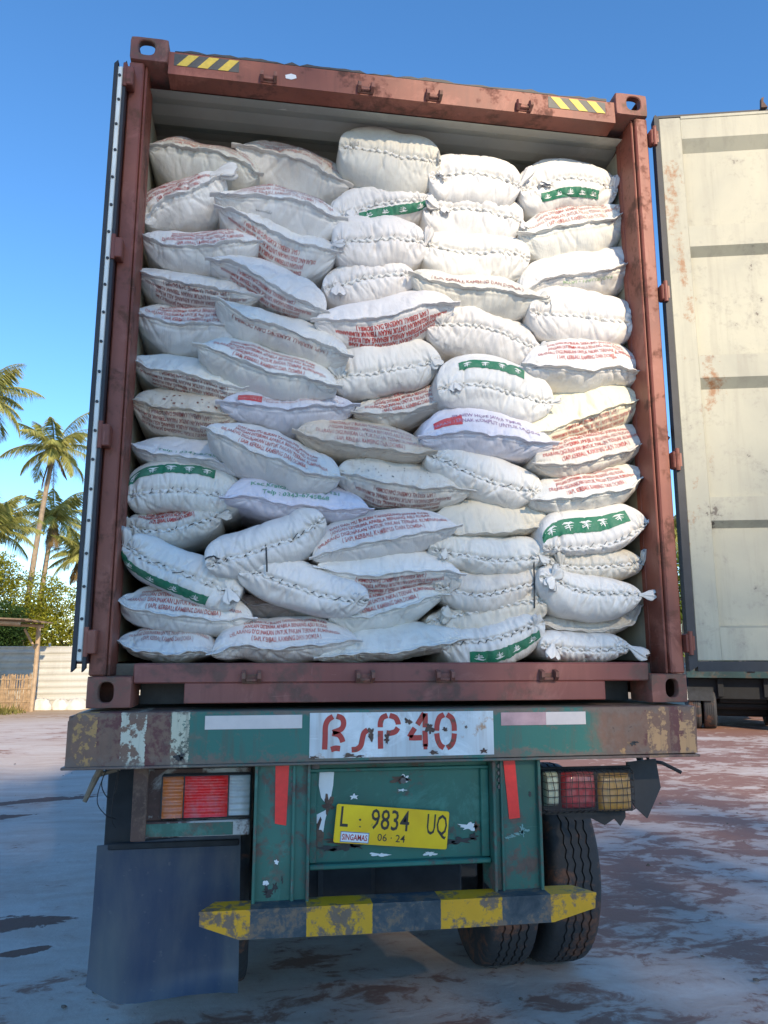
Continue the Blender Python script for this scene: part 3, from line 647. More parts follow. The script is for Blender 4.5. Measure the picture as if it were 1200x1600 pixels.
# ------------------------------------------------------------------ ground
def ground_mat():
    m, nt, b = new_mat('pale_crusted_yard_soil')
    v = coords(nt)
    sep = nd(nt, 'ShaderNodeSeparateXYZ', {0: v})
    x, y = sep.outputs[0], sep.outputs[1]
    flat = nd(nt, 'ShaderNodeMapping', {'Vector': v, 'Rotation': (0, 0, .5), 'Scale': (1, 1.5, 1)}).outputs[0]
    n1 = noise(nt, flat, .9, 10, .62, .7)
    n2 = noise(nt, flat, 3.4, 10, .66, .9)
    n3 = noise(nt, v, 24, 8, .7)
    nl = noise(nt, v, .35, 5, .55)
    nw = noise(nt, nd(nt, 'ShaderNodeMapping', {'Vector': v, 'Rotation': (0, 0, -.35), 'Scale': (.7, 3.2, 1)}).outputs[0], 1.1, 9, .62, .8)
    pale = mix(nt, step(nt, n2, .3, .7), (.58, .50, .44), (.70, .615, .545))
    tan_ = mix(nt, n1, (.48, .36, .29), (.60, .48, .40))
    c = mix(nt, step(nt, nw, .40, .66), pale, tan_)
    # bare reddish soil where the pale crust has broken away: much of it on the right, little on the left
    side = mathn(nt, 'ADD', step(nt, x, -1.2, 2.2), mathn(nt, 'MULTIPLY', step(nt, y, 12, 24), .5))
    f = mathn(nt, 'ADD', mathn(nt, 'MULTIPLY', n1, .5), mathn(nt, 'ADD', mathn(nt, 'MULTIPLY', n2, .42), mathn(nt, 'MULTIPLY', n3, .08)))
    f = mathn(nt, 'ADD', f, mathn(nt, 'MULTIPLY', side, .105))
    f = mathn(nt, 'ADD', f, mathn(nt, 'MULTIPLY', mathn(nt, 'SUBTRACT', nl, .5), .22))
    soft = step(nt, f, .50, .60)
    hard = step(nt, f, .572, .612)
    red = mix(nt, n3, (.20, .082, .050), (.33, .150, .098))
    c = mix(nt, mathn(nt, 'MULTIPLY', soft, .55), c, (.42, .255, .19))
    c = mix(nt, mathn(nt, 'MULTIPLY', hard, .85), c, red)
    # a few damp red puddles of soil on the pale left side
    for (px, py, rx, ry, rot) in ((-3.1, 6.7, .62, .16, .45), (-3.25, 5.75, .34, .12, .1), (-2.10, 2.42, .28, .13, .1), (-1.86, 1.93, .14, .05, .4)):
        q = nd(nt, 'ShaderNodeMapping', {'Vector': v, 'Location': (-px, -py, 0)}).outputs[0]
        q = nd(nt, 'ShaderNodeMapping', {'Vector': q, 'Rotation': (0, 0, -rot)}).outputs[0]
        q = nd(nt, 'ShaderNodeMapping', {'Vector': q, 'Scale': (1 / rx, 1 / ry, 0)}).outputs[0]
        d = nd(nt, 'ShaderNodeVectorMath', {0: q}, operation='LENGTH').outputs['Value']
        d = mathn(nt, 'ADD', d, mathn(nt, 'MULTIPLY', mathn(nt, 'SUBTRACT', mathn(nt, 'ADD', mathn(nt, 'MULTIPLY', n2, .6), mathn(nt, 'MULTIPLY', n1, .4)), .5), 4.2))
        c = mix(nt, step(nt, d, 1.06, .98), c, (.17, .082, .058))
    c = mix(nt, step(nt, n3, .66, .72), c, mix(nt, .6, c, (.12, .10, .09)))
    # sandy earth far off
    c = mix(nt, step(nt, y, 17, 21), c, mix(nt, n2, (.36, .24, .14), (.50, .38, .24)))
    setc(nt, b, c, .8)
    h = mathn(nt, 'ADD', mathn(nt, 'MULTIPLY', f, 1.0), mathn(nt, 'MULTIPLY', n3, .25))
    bump(nt, b, mathn(nt, 'SUBTRACT', h, mathn(nt, 'MULTIPLY', hard, .18)), .55, .03)
    return m

def make_ground():
    # fine near the lorry, coarse to the horizon, gently uneven
    g = np.concatenate([[-900, -300, -120, -60, -40], np.linspace(-28, 28, 150), [40, 60, 120, 300, 900]])
    X, Y = np.meshgrid(g, g + 4, indexing='ij')
    Z = GZ + .012 * np.sin(X * 1.7 + .6 * np.sin(Y * 1.1)) * np.sin(Y * 1.3 + .4) + .006 * np.sin(X * 4.1 + Y * 2.3)
    near = np.exp(-((X - .3) / 2.2) ** 2 - ((Y - 1.5) / 1.6) ** 2)
    Z = Z * (1 - near) + GZ * near
    mb = MB(); mb.grid(np.stack([X, Y, Z], -1))
    o = mb.build('ground', ground_mat(), smooth='all')
    tag(o, kind='structure')
make_ground()

def make_stones():
    r = np.random.default_rng(77)
    mb = MB()
    for i in range(420):
        x, y = r.uniform(-7, 8), r.uniform(-2.6, 10)
        s = .004 + .016 * r.random() ** 3
        d = np.array([(1, 0, 0), (0, 1, 0), (-1, 0, 0), (0, -1, 0), (0, 0, .8), (.7, .7, .4), (-.7, .6, .4), (.6, -.7, .3)]) * s * (.7 + .6 * r.random((8, 1)))
        d[:, 2] += GZ + .004
        d[:, 0] += x; d[:, 1] += y
        mb.add(d, [(0, 5, 4), (5, 1, 4), (1, 6, 4), (6, 2, 4), (2, 3, 4), (3, 7, 4), (7, 0, 4), (0, 1, 5), (1, 2, 6), (3, 0, 7)])
    o = mb.build('loose_grit', plain('dark_grit', (.14, .11, .09), .9, 0, .5, 30), smooth=False)
    tag(o, 'small dark stones and grit scattered over the yard', 'grit', kind='stuff')
make_stones()

# ------------------------------------------------------------------ vegetation
def leaf_mat(name, dark, lightc, scale=1.2, trans=.25):
    m, nt, b = new_mat(name)
    v = coords(nt)
    n = noise(nt, v, scale, 4, .6)
    g = nd(nt, 'ShaderNodeNewGeometry')
    r = g.outputs['Random Per Island']
    c = mix(nt, step(nt, mathn(nt, 'ADD', mathn(nt, 'MULTIPLY', n, .6), mathn(nt, 'MULTIPLY', r, .4)), .25, .75), dark, lightc)
    setc(nt, b, c, .65, 0, .15)
    b.inputs['Transmission Weight'].default_value = 0
    tr = nd(nt, 'ShaderNodeBsdfTranslucent', {'Color': c})
    ms = nd(nt, 'ShaderNodeMixShader', {0: trans, 1: b.outputs[0], 2: tr.outputs[0]})
    nt.links.new(ms.outputs[0], nt.nodes['Material Output'].inputs[0])
    return m
M['leaf_yellow'] = leaf_mat('yellow_green_leaves', (.12, .14, .012), (.34, .32, .035))
M['leaf_green'] = leaf_mat('mid_green_leaves', (.045, .085, .014), (.15, .19, .03))
M['leaf_dark'] = leaf_mat('dark_green_leaves', (.016, .042, .012), (.055, .10, .022))
M['palm_leaf'] = leaf_mat('palm_frond_leaflets', (.17, .20, .04), (.50, .47, .16), 1.0)  # fronds paled: distance haze is mixed into the leaf colour
M['palm_dry'] = leaf_mat('dry_palm_fronds', (.16, .10, .045), (.26, .19, .08), 1.0)
M['grass'] = leaf_mat('dry_weed_blades', (.10, .11, .025), (.30, .26, .09), 3)
M['bark'] = plain('palm_trunk_bark', (.30, .23, .16), .85, 0, .35, 5, bmp=.5)
M['bark_dark'] = plain('tree_bark', (.10, .075, .05), .9, 0, .4, 6, bmp=.5)
M['coconut'] = plain('yellow_coconut_husk', (.42, .30, .04), .5, 0, .3, 6)

def leaf_cloud(mb, n, centres, radii, size, seed, mi=0, shell=.45):
    """many pointed leaves spread through lumpy volumes"""
    r = np.random.default_rng(seed)
    C = np.array(centres, float); Rr = np.array(radii, float)
    w = (Rr.prod(1)) ** .66
    k = r.choice(len(C), n, p=w / w.sum())
    d = r.normal(size=(n, 3)); d /= np.linalg.norm(d, axis=1)[:, None]
    rad = shell + (1 - shell) * r.random(n) ** .6
    rad *= 1 + .16 * np.sin(d[:, 0] * 5 + k) * np.sin(d[:, 2] * 6 + 2 * k)
    P = C[k] + d * rad[:, None] * Rr[k]
    ax = r.normal(size=(n, 3)) + d * .5; ax[:, 2] -= .3; ax /= np.linalg.norm(ax, axis=1)[:, None]
    s = np.cross(ax, r.normal(size=(n, 3))); s /= np.linalg.norm(s, axis=1)[:, None]
    nn = np.cross(ax, s)
    L = size * (.6 + .8 * r.random(n))[:, None]
    V = np.stack([P, P + ax * L * .5 + s * L * .24 + nn * L * .06, P + ax * L, P + ax * L * .5 - s * L * .24 + nn * L * .06], 1).reshape(-1, 3)
    F = [(4 * i, 4 * i + 1, 4 * i + 2, 4 * i + 3) for i in range(n)]
    mb.add(V, F, mi)

def limb(p0, p1, bend, n=8):
    p0, p1 = np.array(p0, float), np.array(p1, float)
    t = np.linspace(0, 1, n)[:, None]
    return p0 + (p1 - p0) * t + np.array(bend, float) * np.sin(t * PI)

def broad_tree(x, y, h, rx, label, mats, n=4200, size=.22, seed=0, lobes=9, low=.15, group='broad-leaved trees behind the fence', name='broadleaf_tree'):
    r = np.random.default_rng(seed)
    t = root(name, label, 'tree', (x, y, GZ), group)
    cz = h * (.5 + low * .5)
    cs, rs = [], []
    for i in range(lobes):
        a = r.random() * 2 * PI; q = r.random() ** .6
        zz = cz + (h * .5 - .6) * (r.random() * 2 - 1) * (1 - low)
        k = math.sqrt(max(.15, 1 - ((zz - cz) / (h * .55)) ** 2))
        cs.append((x + rx * .62 * q * k * math.cos(a), y + rx * .62 * q * k * math.sin(a), GZ + zz))
        rr = rx * (.34 + .22 * r.random())
        rs.append((rr, rr, rr * .8))
    tr = MB()
    tr.tube(limb((x, y, GZ - .05), (x + .2 * r.normal(), y, GZ + cz * .9), (.1, 0, 0)), np.linspace(.05 * h * .45 + .06, .06, 8), 8)
    for c in cs[:6]:
        tr.tube(limb((x, y, GZ + cz * (.35 + .25 * r.random())), c, (0, 0, .15), 6), np.linspace(.07, .02, 6), 6)
    tr.build('trunk', M['bark_dark'], t, smooth=True)
    mb = MB()
    leaf_cloud(mb, n, cs, rs, size, seed + 50)
    mb.build('crown', mats, t, fix=False)
    return t

def palm(x, y, hz, lean, cr, label, seed, nf=22, tr=.15, dry=3, upright=0.0):
    """coconut palm: hz is the height of the crown's centre above ground"""
    r = np.random.default_rng(seed)
    t = root('coconut_palm', label, 'palm tree', (x, y, GZ), 'coconut palms behind the fence')
    top = np.array((x + lean, y, GZ + hz))
    P = limb((x, y, GZ - .1), top, (-lean * .18, 0, 0), 26)
    R = np.linspace(tr * 1.25, tr * .8, 26); R[0] *= 1.5; R[1] *= 1.15
    R = R * (1 + .05 * (np.arange(26) % 2))
    b = MB(); b.tube(P, R, 10)
    b.build('trunk', M['bark'], t, smooth=True)
    mb = MB()
    for i in range(nf + dry):
        isdry = i >= nf
        az = i * 2.39996 + r.normal() * .15
        el = (1.25 - 1.75 * ((i + .5) / nf) + upright) if not isdry else -1.0 - .4 * r.random()
        L = cr * (.85 + .3 * r.random()) * (.8 if isdry else 1)
        m = 16
        s = np.linspace(0, 1, m)
        droop = (.55 + .4 * r.random()) if not isdry else .1
        ang = el - droop * 1.5 * s ** 1.5
        hd = np.array((math.cos(az), math.sin(az), 0))
        step_ = L / (m - 1)
        pts = [top.copy()]
        for k in range(m - 1):
            pts.append(pts[-1] + step_ * (hd * math.cos(ang[k]) + np.array((0, 0, 1)) * math.sin(ang[k])))
        pts = np.array(pts)
        mi = 1 if isdry else 0
        mb.tube(pts, np.linspace(.035, .006, m), 4, mi=mi, cap=False)
        side = np.cross(hd, (0, 0, 1.0))
        nl = 64
        for sd in (-1, 1):
            q = np.linspace(.10, .99, nl)
            f = np.interp(q, s, np.arange(m))
            i0 = np.clip(f.astype(int), 0, m - 2); fr = (f - i0)[:, None]
            base = pts[i0] * (1 - fr) + pts[i0 + 1] * fr
            tan = pts[i0 + 1] - pts[i0]; tan /= np.linalg.norm(tan, axis=1)[:, None]
            ll = L * .27 * (np.sin(q * PI * .86 + .42))[:, None] * (.8 + .4 * r.random((nl, 1)))
            dirv = side * sd * (.75 + .2 * r.random((nl, 1))) + tan * .55 + np.array((0, 0, -1.0)) * (.35 + .5 * r.random((nl, 1)))
            dirv /= np.linalg.norm(dirv, axis=1)[:, None]
            mid = base + dirv * ll * .5
            tip = base + dirv * ll + np.array((0, 0, -1.0)) * ll * .25
            w = np.cross(dirv, tan); w /= np.linalg.norm(w, axis=1)[:, None] + 1e-9
            w = (w * .4 + tan * .6) * .025
            V = np.stack([base - w, base + w, mid + w, tip, mid - w], 1).reshape(-1, 3)
            mb.add(V, [(5 * k, 5 * k + 1, 5 * k + 2, 5 * k + 3, 5 * k + 4) for k in range(nl)], mi)
    mb.build('crown', [M['palm_leaf'], M['palm_dry']], t, fix=False)
    cb = MB()
    for i in range(9):
        a = i * 2.4; q = top + np.array((.22 * math.cos(a), .22 * math.sin(a), -.12 - .22 * (i % 3)))
        u = np.linspace(0, 2 * PI, 8, endpoint=False); w = np.linspace(-PI / 2, PI / 2, 6)
        G = np.stack([q[0] + .11 * np.cos(w)[None] * np.cos(u)[:, None], q[1] + .11 * np.cos(w)[None] * np.sin(u)[:, None], q[2] + .14 * np.sin(w)[None] + 0 * u[:, None]], -1)
        cb.grid(G, closed_u=True)
    cb.build('coconut_cluster', M['coconut'], t, smooth='all')
    return t

palm(-13.6, 42, 13.2, .9, 2.9, 'tall coconut palm with a slim pale trunk and full sunlit crown', 1, nf=19)
palm(-14.6, 48, 10.2, .6, 3.0, 'shorter coconut palm standing just behind the tall slim one', 2, nf=22, tr=.16)
palm(-13.9, 36, 7.5, .3, 2.6, 'low bushy coconut palm at the left edge above the thatched shed', 3, nf=26, upright=.25)
palm(-14.3, 34, 13.6, .3, 2.7, 'coconut palm mostly cut off, only its drooping frond tips showing at the left edge', 4, nf=24)
palm(-11.5, 46, 7.6, -.2, 2.5, 'coconut palm half hidden by the dark left container door', 5, nf=22)
palm(24.3, 40, 9.0, .2, 2.8, 'coconut palm seen through the gap between container and right door', 6, nf=22)

BT = [(-11.6, 29, 5.7, 2.3, 'bushy sunlit yellow-green tree left of the palm trunks', 'leaf_yellow', 21),
      (-13.2, 27, 4.6, 2.0, 'dark green tree above the thatched shed roof', 'leaf_dark', 22),
      (-8.9, 30, 4.9, 2.2, 'yellow-green tree between the palm trunks and the left container door', 'leaf_yellow', 23),
      (-6.2, 31, 5.4, 2.4, 'mid green tree mostly hidden behind the left container door', 'leaf_green', 24),
      (-10.3, 27, 3.4, 1.6, 'low dark green bush just over the white fence', 'leaf_dark', 25)]
for (x, y, h, rx, lb, mk, sd) in BT:
    broad_tree(x, y, h, rx, lb, [M[mk]], 19000, .105, sd)
broad_tree(19.5, 34, 7.0, 3.0, 'green tree in the narrow gap between container and right door', [M['leaf_green']], 5200, .24, 31, group='trees far behind the lorry')
broad_tree(26, 36, 5.5, 4.0, 'dark green tree behind the second trailer', [M['leaf_dark']], 5000, .26, 32, group='trees far behind the lorry')

def make_treeline():
    r = np.random.default_rng(404)
    cs, rs = [], []
    for i in range(90):
        x = -110 + 220 * (i + r.random()) / 90
        y = 62 + 8 * r.random() - .004 * x * x * .5
        hh = 3.4 + 2.4 * r.random()
        cs.append((x, y, GZ + hh * .52)); rs.append((2.2 + 1.2 * r.random(), 2.0, hh * .55))
    mb = MB(); leaf_cloud(mb, 26000, cs, rs, .55, 405, shell=.3)
    o = mb.build('treeline', M['leaf_green'], fix=False)
    tag(o, 'far line of dense green trees along the edge of the yard', 'treeline', kind='stuff')
make_treeline()

# unseen trees added behind the viewpoint to dapple shade over yard and lower lorry
def added_shade_tree(c, rads, label, n, seed, low):
    t = root('added_shade_tree', label, 'tree', (c[0], c[1], GZ), 'unseen shade trees added behind the viewpoint')
    b = MB(); b.tube(limb((c[0], c[1], GZ - .1), (c[0], c[1], c[2]), (.3, 0, 0), 10), np.linspace(.38, .12, 10), 10)
    for k in range(7):
        a = k * 2.4
        b.tube(limb((c[0], c[1], c[2] - rads[2] * .45), (c[0] + rads[0] * .7 * math.cos(a), c[1] + rads[1] * .7 * math.sin(a), c[2] + rads[2] * .4 * math.sin(a * 1.7)), (0, 0, .4), 8), np.linspace(.14, .03, 8), 6)
    b.build('trunk', M['bark_dark'], t, smooth=True)
    r = np.random.default_rng(seed)
    cs, rs = [], []
    for i in range(34):
        d = r.normal(size=3); d /= np.linalg.norm(d); q = r.random() ** .45 * .76
        cs.append(np.array(c) + d * q * np.array(rads)); k = .30 + .10 * r.random()
        rs.append(np.array(rads) * k)
    mb = MB(); leaf_cloud(mb, n, cs, rs, .50, seed + 9, shell=.2)
    mb.build('crown', [M['leaf_dark']], t, fix=False)
for (c, rd, lb, n, sd) in (((6.12, -34.89, 16.05), (4.6, 3.6, 4.3), 'unseen tall broad leafy tree added far behind the viewpoint to shade the lorry', 4300, 61),
                           ((13.03, -35.77, 15.89), (5.0, 3.2, 4.2), 'unseen lower spreading tree added far behind the viewpoint to shade the right of the yard', 2300, 62),
                           ((-0.76, -36.64, 17.33), (5.0, 3.2, 5.2), 'unseen wide leafy tree added far behind the viewpoint to shade the left of the yard', 800, 63)):
    added_shade_tree(c, rd, lb, n, sd, 0)

# ------------------------------------------------------------------ fence and shed on the left
def make_fence():
    t = root('sheet_fence', 'long white fence of horizontal metal sheets behind the shed', 'fence', (-10, 22.6, GZ))
    M['fence'] = paint('white_fence_sheet', (.40, .39, .355), rust=(.26, .22, .16), amt=.36, scale=.8, rough=.5, dark=.88, seed=20, streak=.2, bumps=.05)
    x0, x1 = -30.0, 4.0
    zz = np.linspace(0, 1.84, 74)
    prof = -.055 * (1 - (zz / .205) % 1) + .01 * np.sin(zz / .205 * 4 * PI)
    xs = np.linspace(x0, x1, 60)
    G = np.stack([np.repeat(xs[:, None], 74, 1), 22.6 + prof[None] + .012 * np.sin(xs[:, None] * 1.3), GZ + zz[None] + .012 * np.sin(xs[:, None] * .9)], -1)
    mb = MB(); mb.grid(G); G2 = G.copy(); G2[..., 1] += .006; mb.grid(G2, flip=True)
    mb.build('sheet_panel', M['fence'], t, smooth='all', fix=False)
    b = MB(); b.box(x0, x1, 22.57, 22.65, GZ + 1.83, GZ + 1.875, .008)
    b.build('top_rail', M['fence'], t)
    for i in range(14):
        x = x0 + .3 + i * 2.5
        p = MB(); p.box(x, x + .06, 22.66, 22.72, GZ - .1, GZ + 1.98, .005)
        p.build('post', M['fence'], t)
make_fence()

def make_shed():
    t = root('bamboo_shed', 'open bamboo shed with a flat overhanging roof beside the white fence', 'shed', (-9, 20.5, GZ))
    wood = plain('sunlit_bamboo_pole', (.42, .30, .19), .75, 0, .35, 6, bmp=.4)
    thatch = plain('weathered_roof_boards', (.20, .14, .09), .85, 0, .45, 9, bmp=.5)
    for (x, y) in ((-7.17, 21.2), (-12.4, 21.2), (-12.4, 18.9)):
        b = MB(); b.tube(limb((x, y, GZ - .1), (x + .03, y, .98), (.02, 0, 0), 8), .065, 8)
        b.build('post', wood, t, smooth=True)
    b = MB(); b.tube([(-7.18, 21.2, .30), (-7.52, 21.15, .90)], .035, 6)
    b.build('brace', wood, t, smooth=True)
    b = MB()
    for k in range(12):
        y0 = 18.6 + k * .26
        b.prism([(-13.2, 1.32 + .012 * (k % 2)), (-6.9 + .12 * math.sin(k * 2.1), 1.06 + .01 * (k % 3)), (-6.9 + .12 * math.sin(k * 2.1), 1.09 + .01 * (k % 3)), (-13.2, 1.36 + .012 * (k % 2))], (0, y0, 0), (1, 0, 0), (0, 0, 1), (0, .25, 0))
    b.build('roof', thatch, t)
    b = MB(); b.tube([(-13.1, 21.2, 1.25), (-7.0, 21.2, .98)], .05, 7); b.tube([(-13.1, 18.9, 1.25), (-7.0, 18.9, .98)], .05, 7)
    b.build('rafter', wood, t, smooth=True)
    scr = plain('woven_bamboo_screen', (.36, .25, .15), .85, 0, .5, 10, bmp=.5)
    b = MB(); r = np.random.default_rng(3)
    for i in range(150):
        x = -12.3 + i * .0338; h = .98 + .10 * r.random()
        b.tube([(x, 21.3 + .012 * (i % 2), GZ), (x + .02 * r.normal(), 21.3 + .012 * (i % 2), GZ + h)], .017, 5)
    for z in (.25, .62, .9):
        b.box(-12.4, -7.2, 21.27, 21.29, GZ + z, GZ + z + .03, .004)
    b.build('bamboo_screen', scr, t)
make_shed()

def rubbish_sack(x, y, s, label, seed):
    r = np.random.default_rng(seed)
    u = np.linspace(0, 2 * PI, 20, endpoint=False); w = np.linspace(-.2, PI / 2, 10)
    rad = 1 + .13 * np.sin(3 * u[:, None] + seed) * np.cos(w)[None] + .08 * np.sin(7 * u[:, None] + 4 * w[None] + seed) + .04 * r.normal(size=(20, 10)) * np.cos(w)[None]
    G = np.stack([x + s * rad * np.cos(w)[None] * np.cos(u)[:, None], y + s * .8 * rad * np.cos(w)[None] * np.sin(u)[:, None], GZ + s * (.75 + .2 * r.random()) * rad * (np.sin(w)[None] + .15) + 0 * u[:, None]], -1)
    mb = MB(); mb.grid(G, closed_u=True)
    o = mb.build('rubbish_sack', M['white_sack_far'], smooth='all')
    tag(o, label, 'sack', 'crumpled white sacks by the fence')
M['white_sack_far'] = plain('sunlit_white_plastic', (.70, .66, .58), .6, 0, .2, 5, bmp=.4)
for i, (x, y, s, lb) in enumerate([(-7.55, 21.9, .20, 'small white rubbish sack at the foot of the shed post'), (-7.05, 21.9, .30, 'white rubbish sack second along the fence from the shed post'),
                                   (-6.55, 22.0, .27, 'white rubbish sack in the middle of the row by the fence'), (-6.1, 22.0, .34, 'largest white rubbish sack leaning on the fence'),
                                   (-5.5, 22.1, .22, 'last white rubbish sack of the row, next to the lorry'), (-8.75, 20.7, .26, 'white rubbish sack lying among the dry weeds')]):
    rubbish_sack(x, y, s, lb, i + 3)

def make_weeds():
    r = np.random.default_rng(8)
    n = 5200
    X = -11.5 + 4.4 * r.random(n); Y = 17.6 + 3.4 * r.random(n)
    keep = (X < -7.9 + .9 * (Y - 19.5) * .6 + .5 * r.normal(size=n) * .5)
    X, Y = X[keep], Y[keep]; n = len(X)
    h = (.08 + .26 * r.random(n) ** 2 + .22 * np.exp(-((X + 8.7) / .8) ** 2)) * (.5 + r.random(n) * .6)
    a = r.random(n) * 2 * PI; w = .012 + .012 * r.random(n)
    dx, dy = np.cos(a), np.sin(a)
    B0 = np.stack([X - dx * w, Y - dy * w, np.full(n, GZ)], 1); B1 = np.stack([X + dx * w, Y + dy * w, np.full(n, GZ)], 1)
    T = np.stack([X + r.normal(size=n) * h * .4, Y + r.normal(size=n) * h * .4, GZ + h], 1)
    V = np.stack([B0, B1, T], 1).reshape(-1, 3)
    mb = MB(); mb.add(V, [(3 * i, 3 * i + 1, 3 * i + 2) for i in range(n)])
    o = mb.build('weeds', M['grass'], fix=False)
    tag(o, 'dry yellow weeds growing in front of the bamboo shed', 'weeds', kind='stuff')
make_weeds()

# ------------------------------------------------------------------ the container
W2, HC, LEN = 1.219, 2.896, 12.19

def casting(mb, sx, z0, z1, top):
    """corner casting with an oval hole in its rear face"""
    x0, x1 = (W2 - .165, W2) if sx > 0 else (-W2, -W2 + .165)
    cx, cz = (x0 + x1) / 2 + sx * .012, (z0 + z1) / 2 + (.008 if top else 0)
    hw, hh = (.040, .032) if top else (.028, .038)
    if top:
        hw, hh = .036, .036
    n = 32
    a = np.arange(n) * 2 * PI / n
    sq = lambda c: np.sign(c) * np.abs(c) ** .72
    inner = np.stack([cx + hw * sq(np.cos(a)), cz + hh * sq(np.sin(a))], 1)
    ca, sa = np.cos(a), np.sin(a)
    sc = 1 / np.maximum(np.abs(ca), np.abs(sa))
    rnd = .985 if not top else .96
    oc, os_ = np.clip(ca * sc, -1, 1), np.clip(sa * sc, -1, 1)
    r = np.where((np.abs(np.abs(ca) - np.abs(sa)) < .15), rnd, 1)
    outer = np.stack([(x0 + x1) / 2 + (x1 - x0) / 2 * oc * r, (z0 + z1) / 2 + (z1 - z0) / 2 * os_ * r], 1)
    Y0, Y1, YB = -.012, .022, .178
    def ring(P, y):
        return np.stack([P[:, 0], np.full(n, y), P[:, 1]], 1)
    bev = outer + ((np.array([(x0 + x1) / 2, (z0 + z1) / 2]) - outer) * .05)
    L = [ring(inner, Y1), ring(inner, Y0 + .004), ring(inner + (inner - [cx, cz]) * .1, Y0), ring(bev, Y0), ring(outer, Y0 + .006), ring(outer, YB)]
    f0 = len(mb.f)
    mb.grid(np.stack(L, 0).transpose(1, 0, 2), closed_u=True)
    if top:      # the upper opening of the hollow
        keep = [q for q in range(f0, len(mb.f)) if not ((q - f0) % 5 == 4 and abs(a[(q - f0) // 5] + PI / n - PI / 2) < .62)]
        mb.f[f0:] = [mb.f[q] for q in keep]; mb.mi[f0:] = [0] * len(keep)
    # inside of the hollow
    if not top:
        mb.add(ring(outer * [1, 1], YB), [tuple(range(n))])
    else:
        # the hollow opens upwards: floor and back only
        m = .012
        mb.box(x0 + m, x1 - m, Y0 + .034, YB, z0 + .002, z0 + .02, .002)

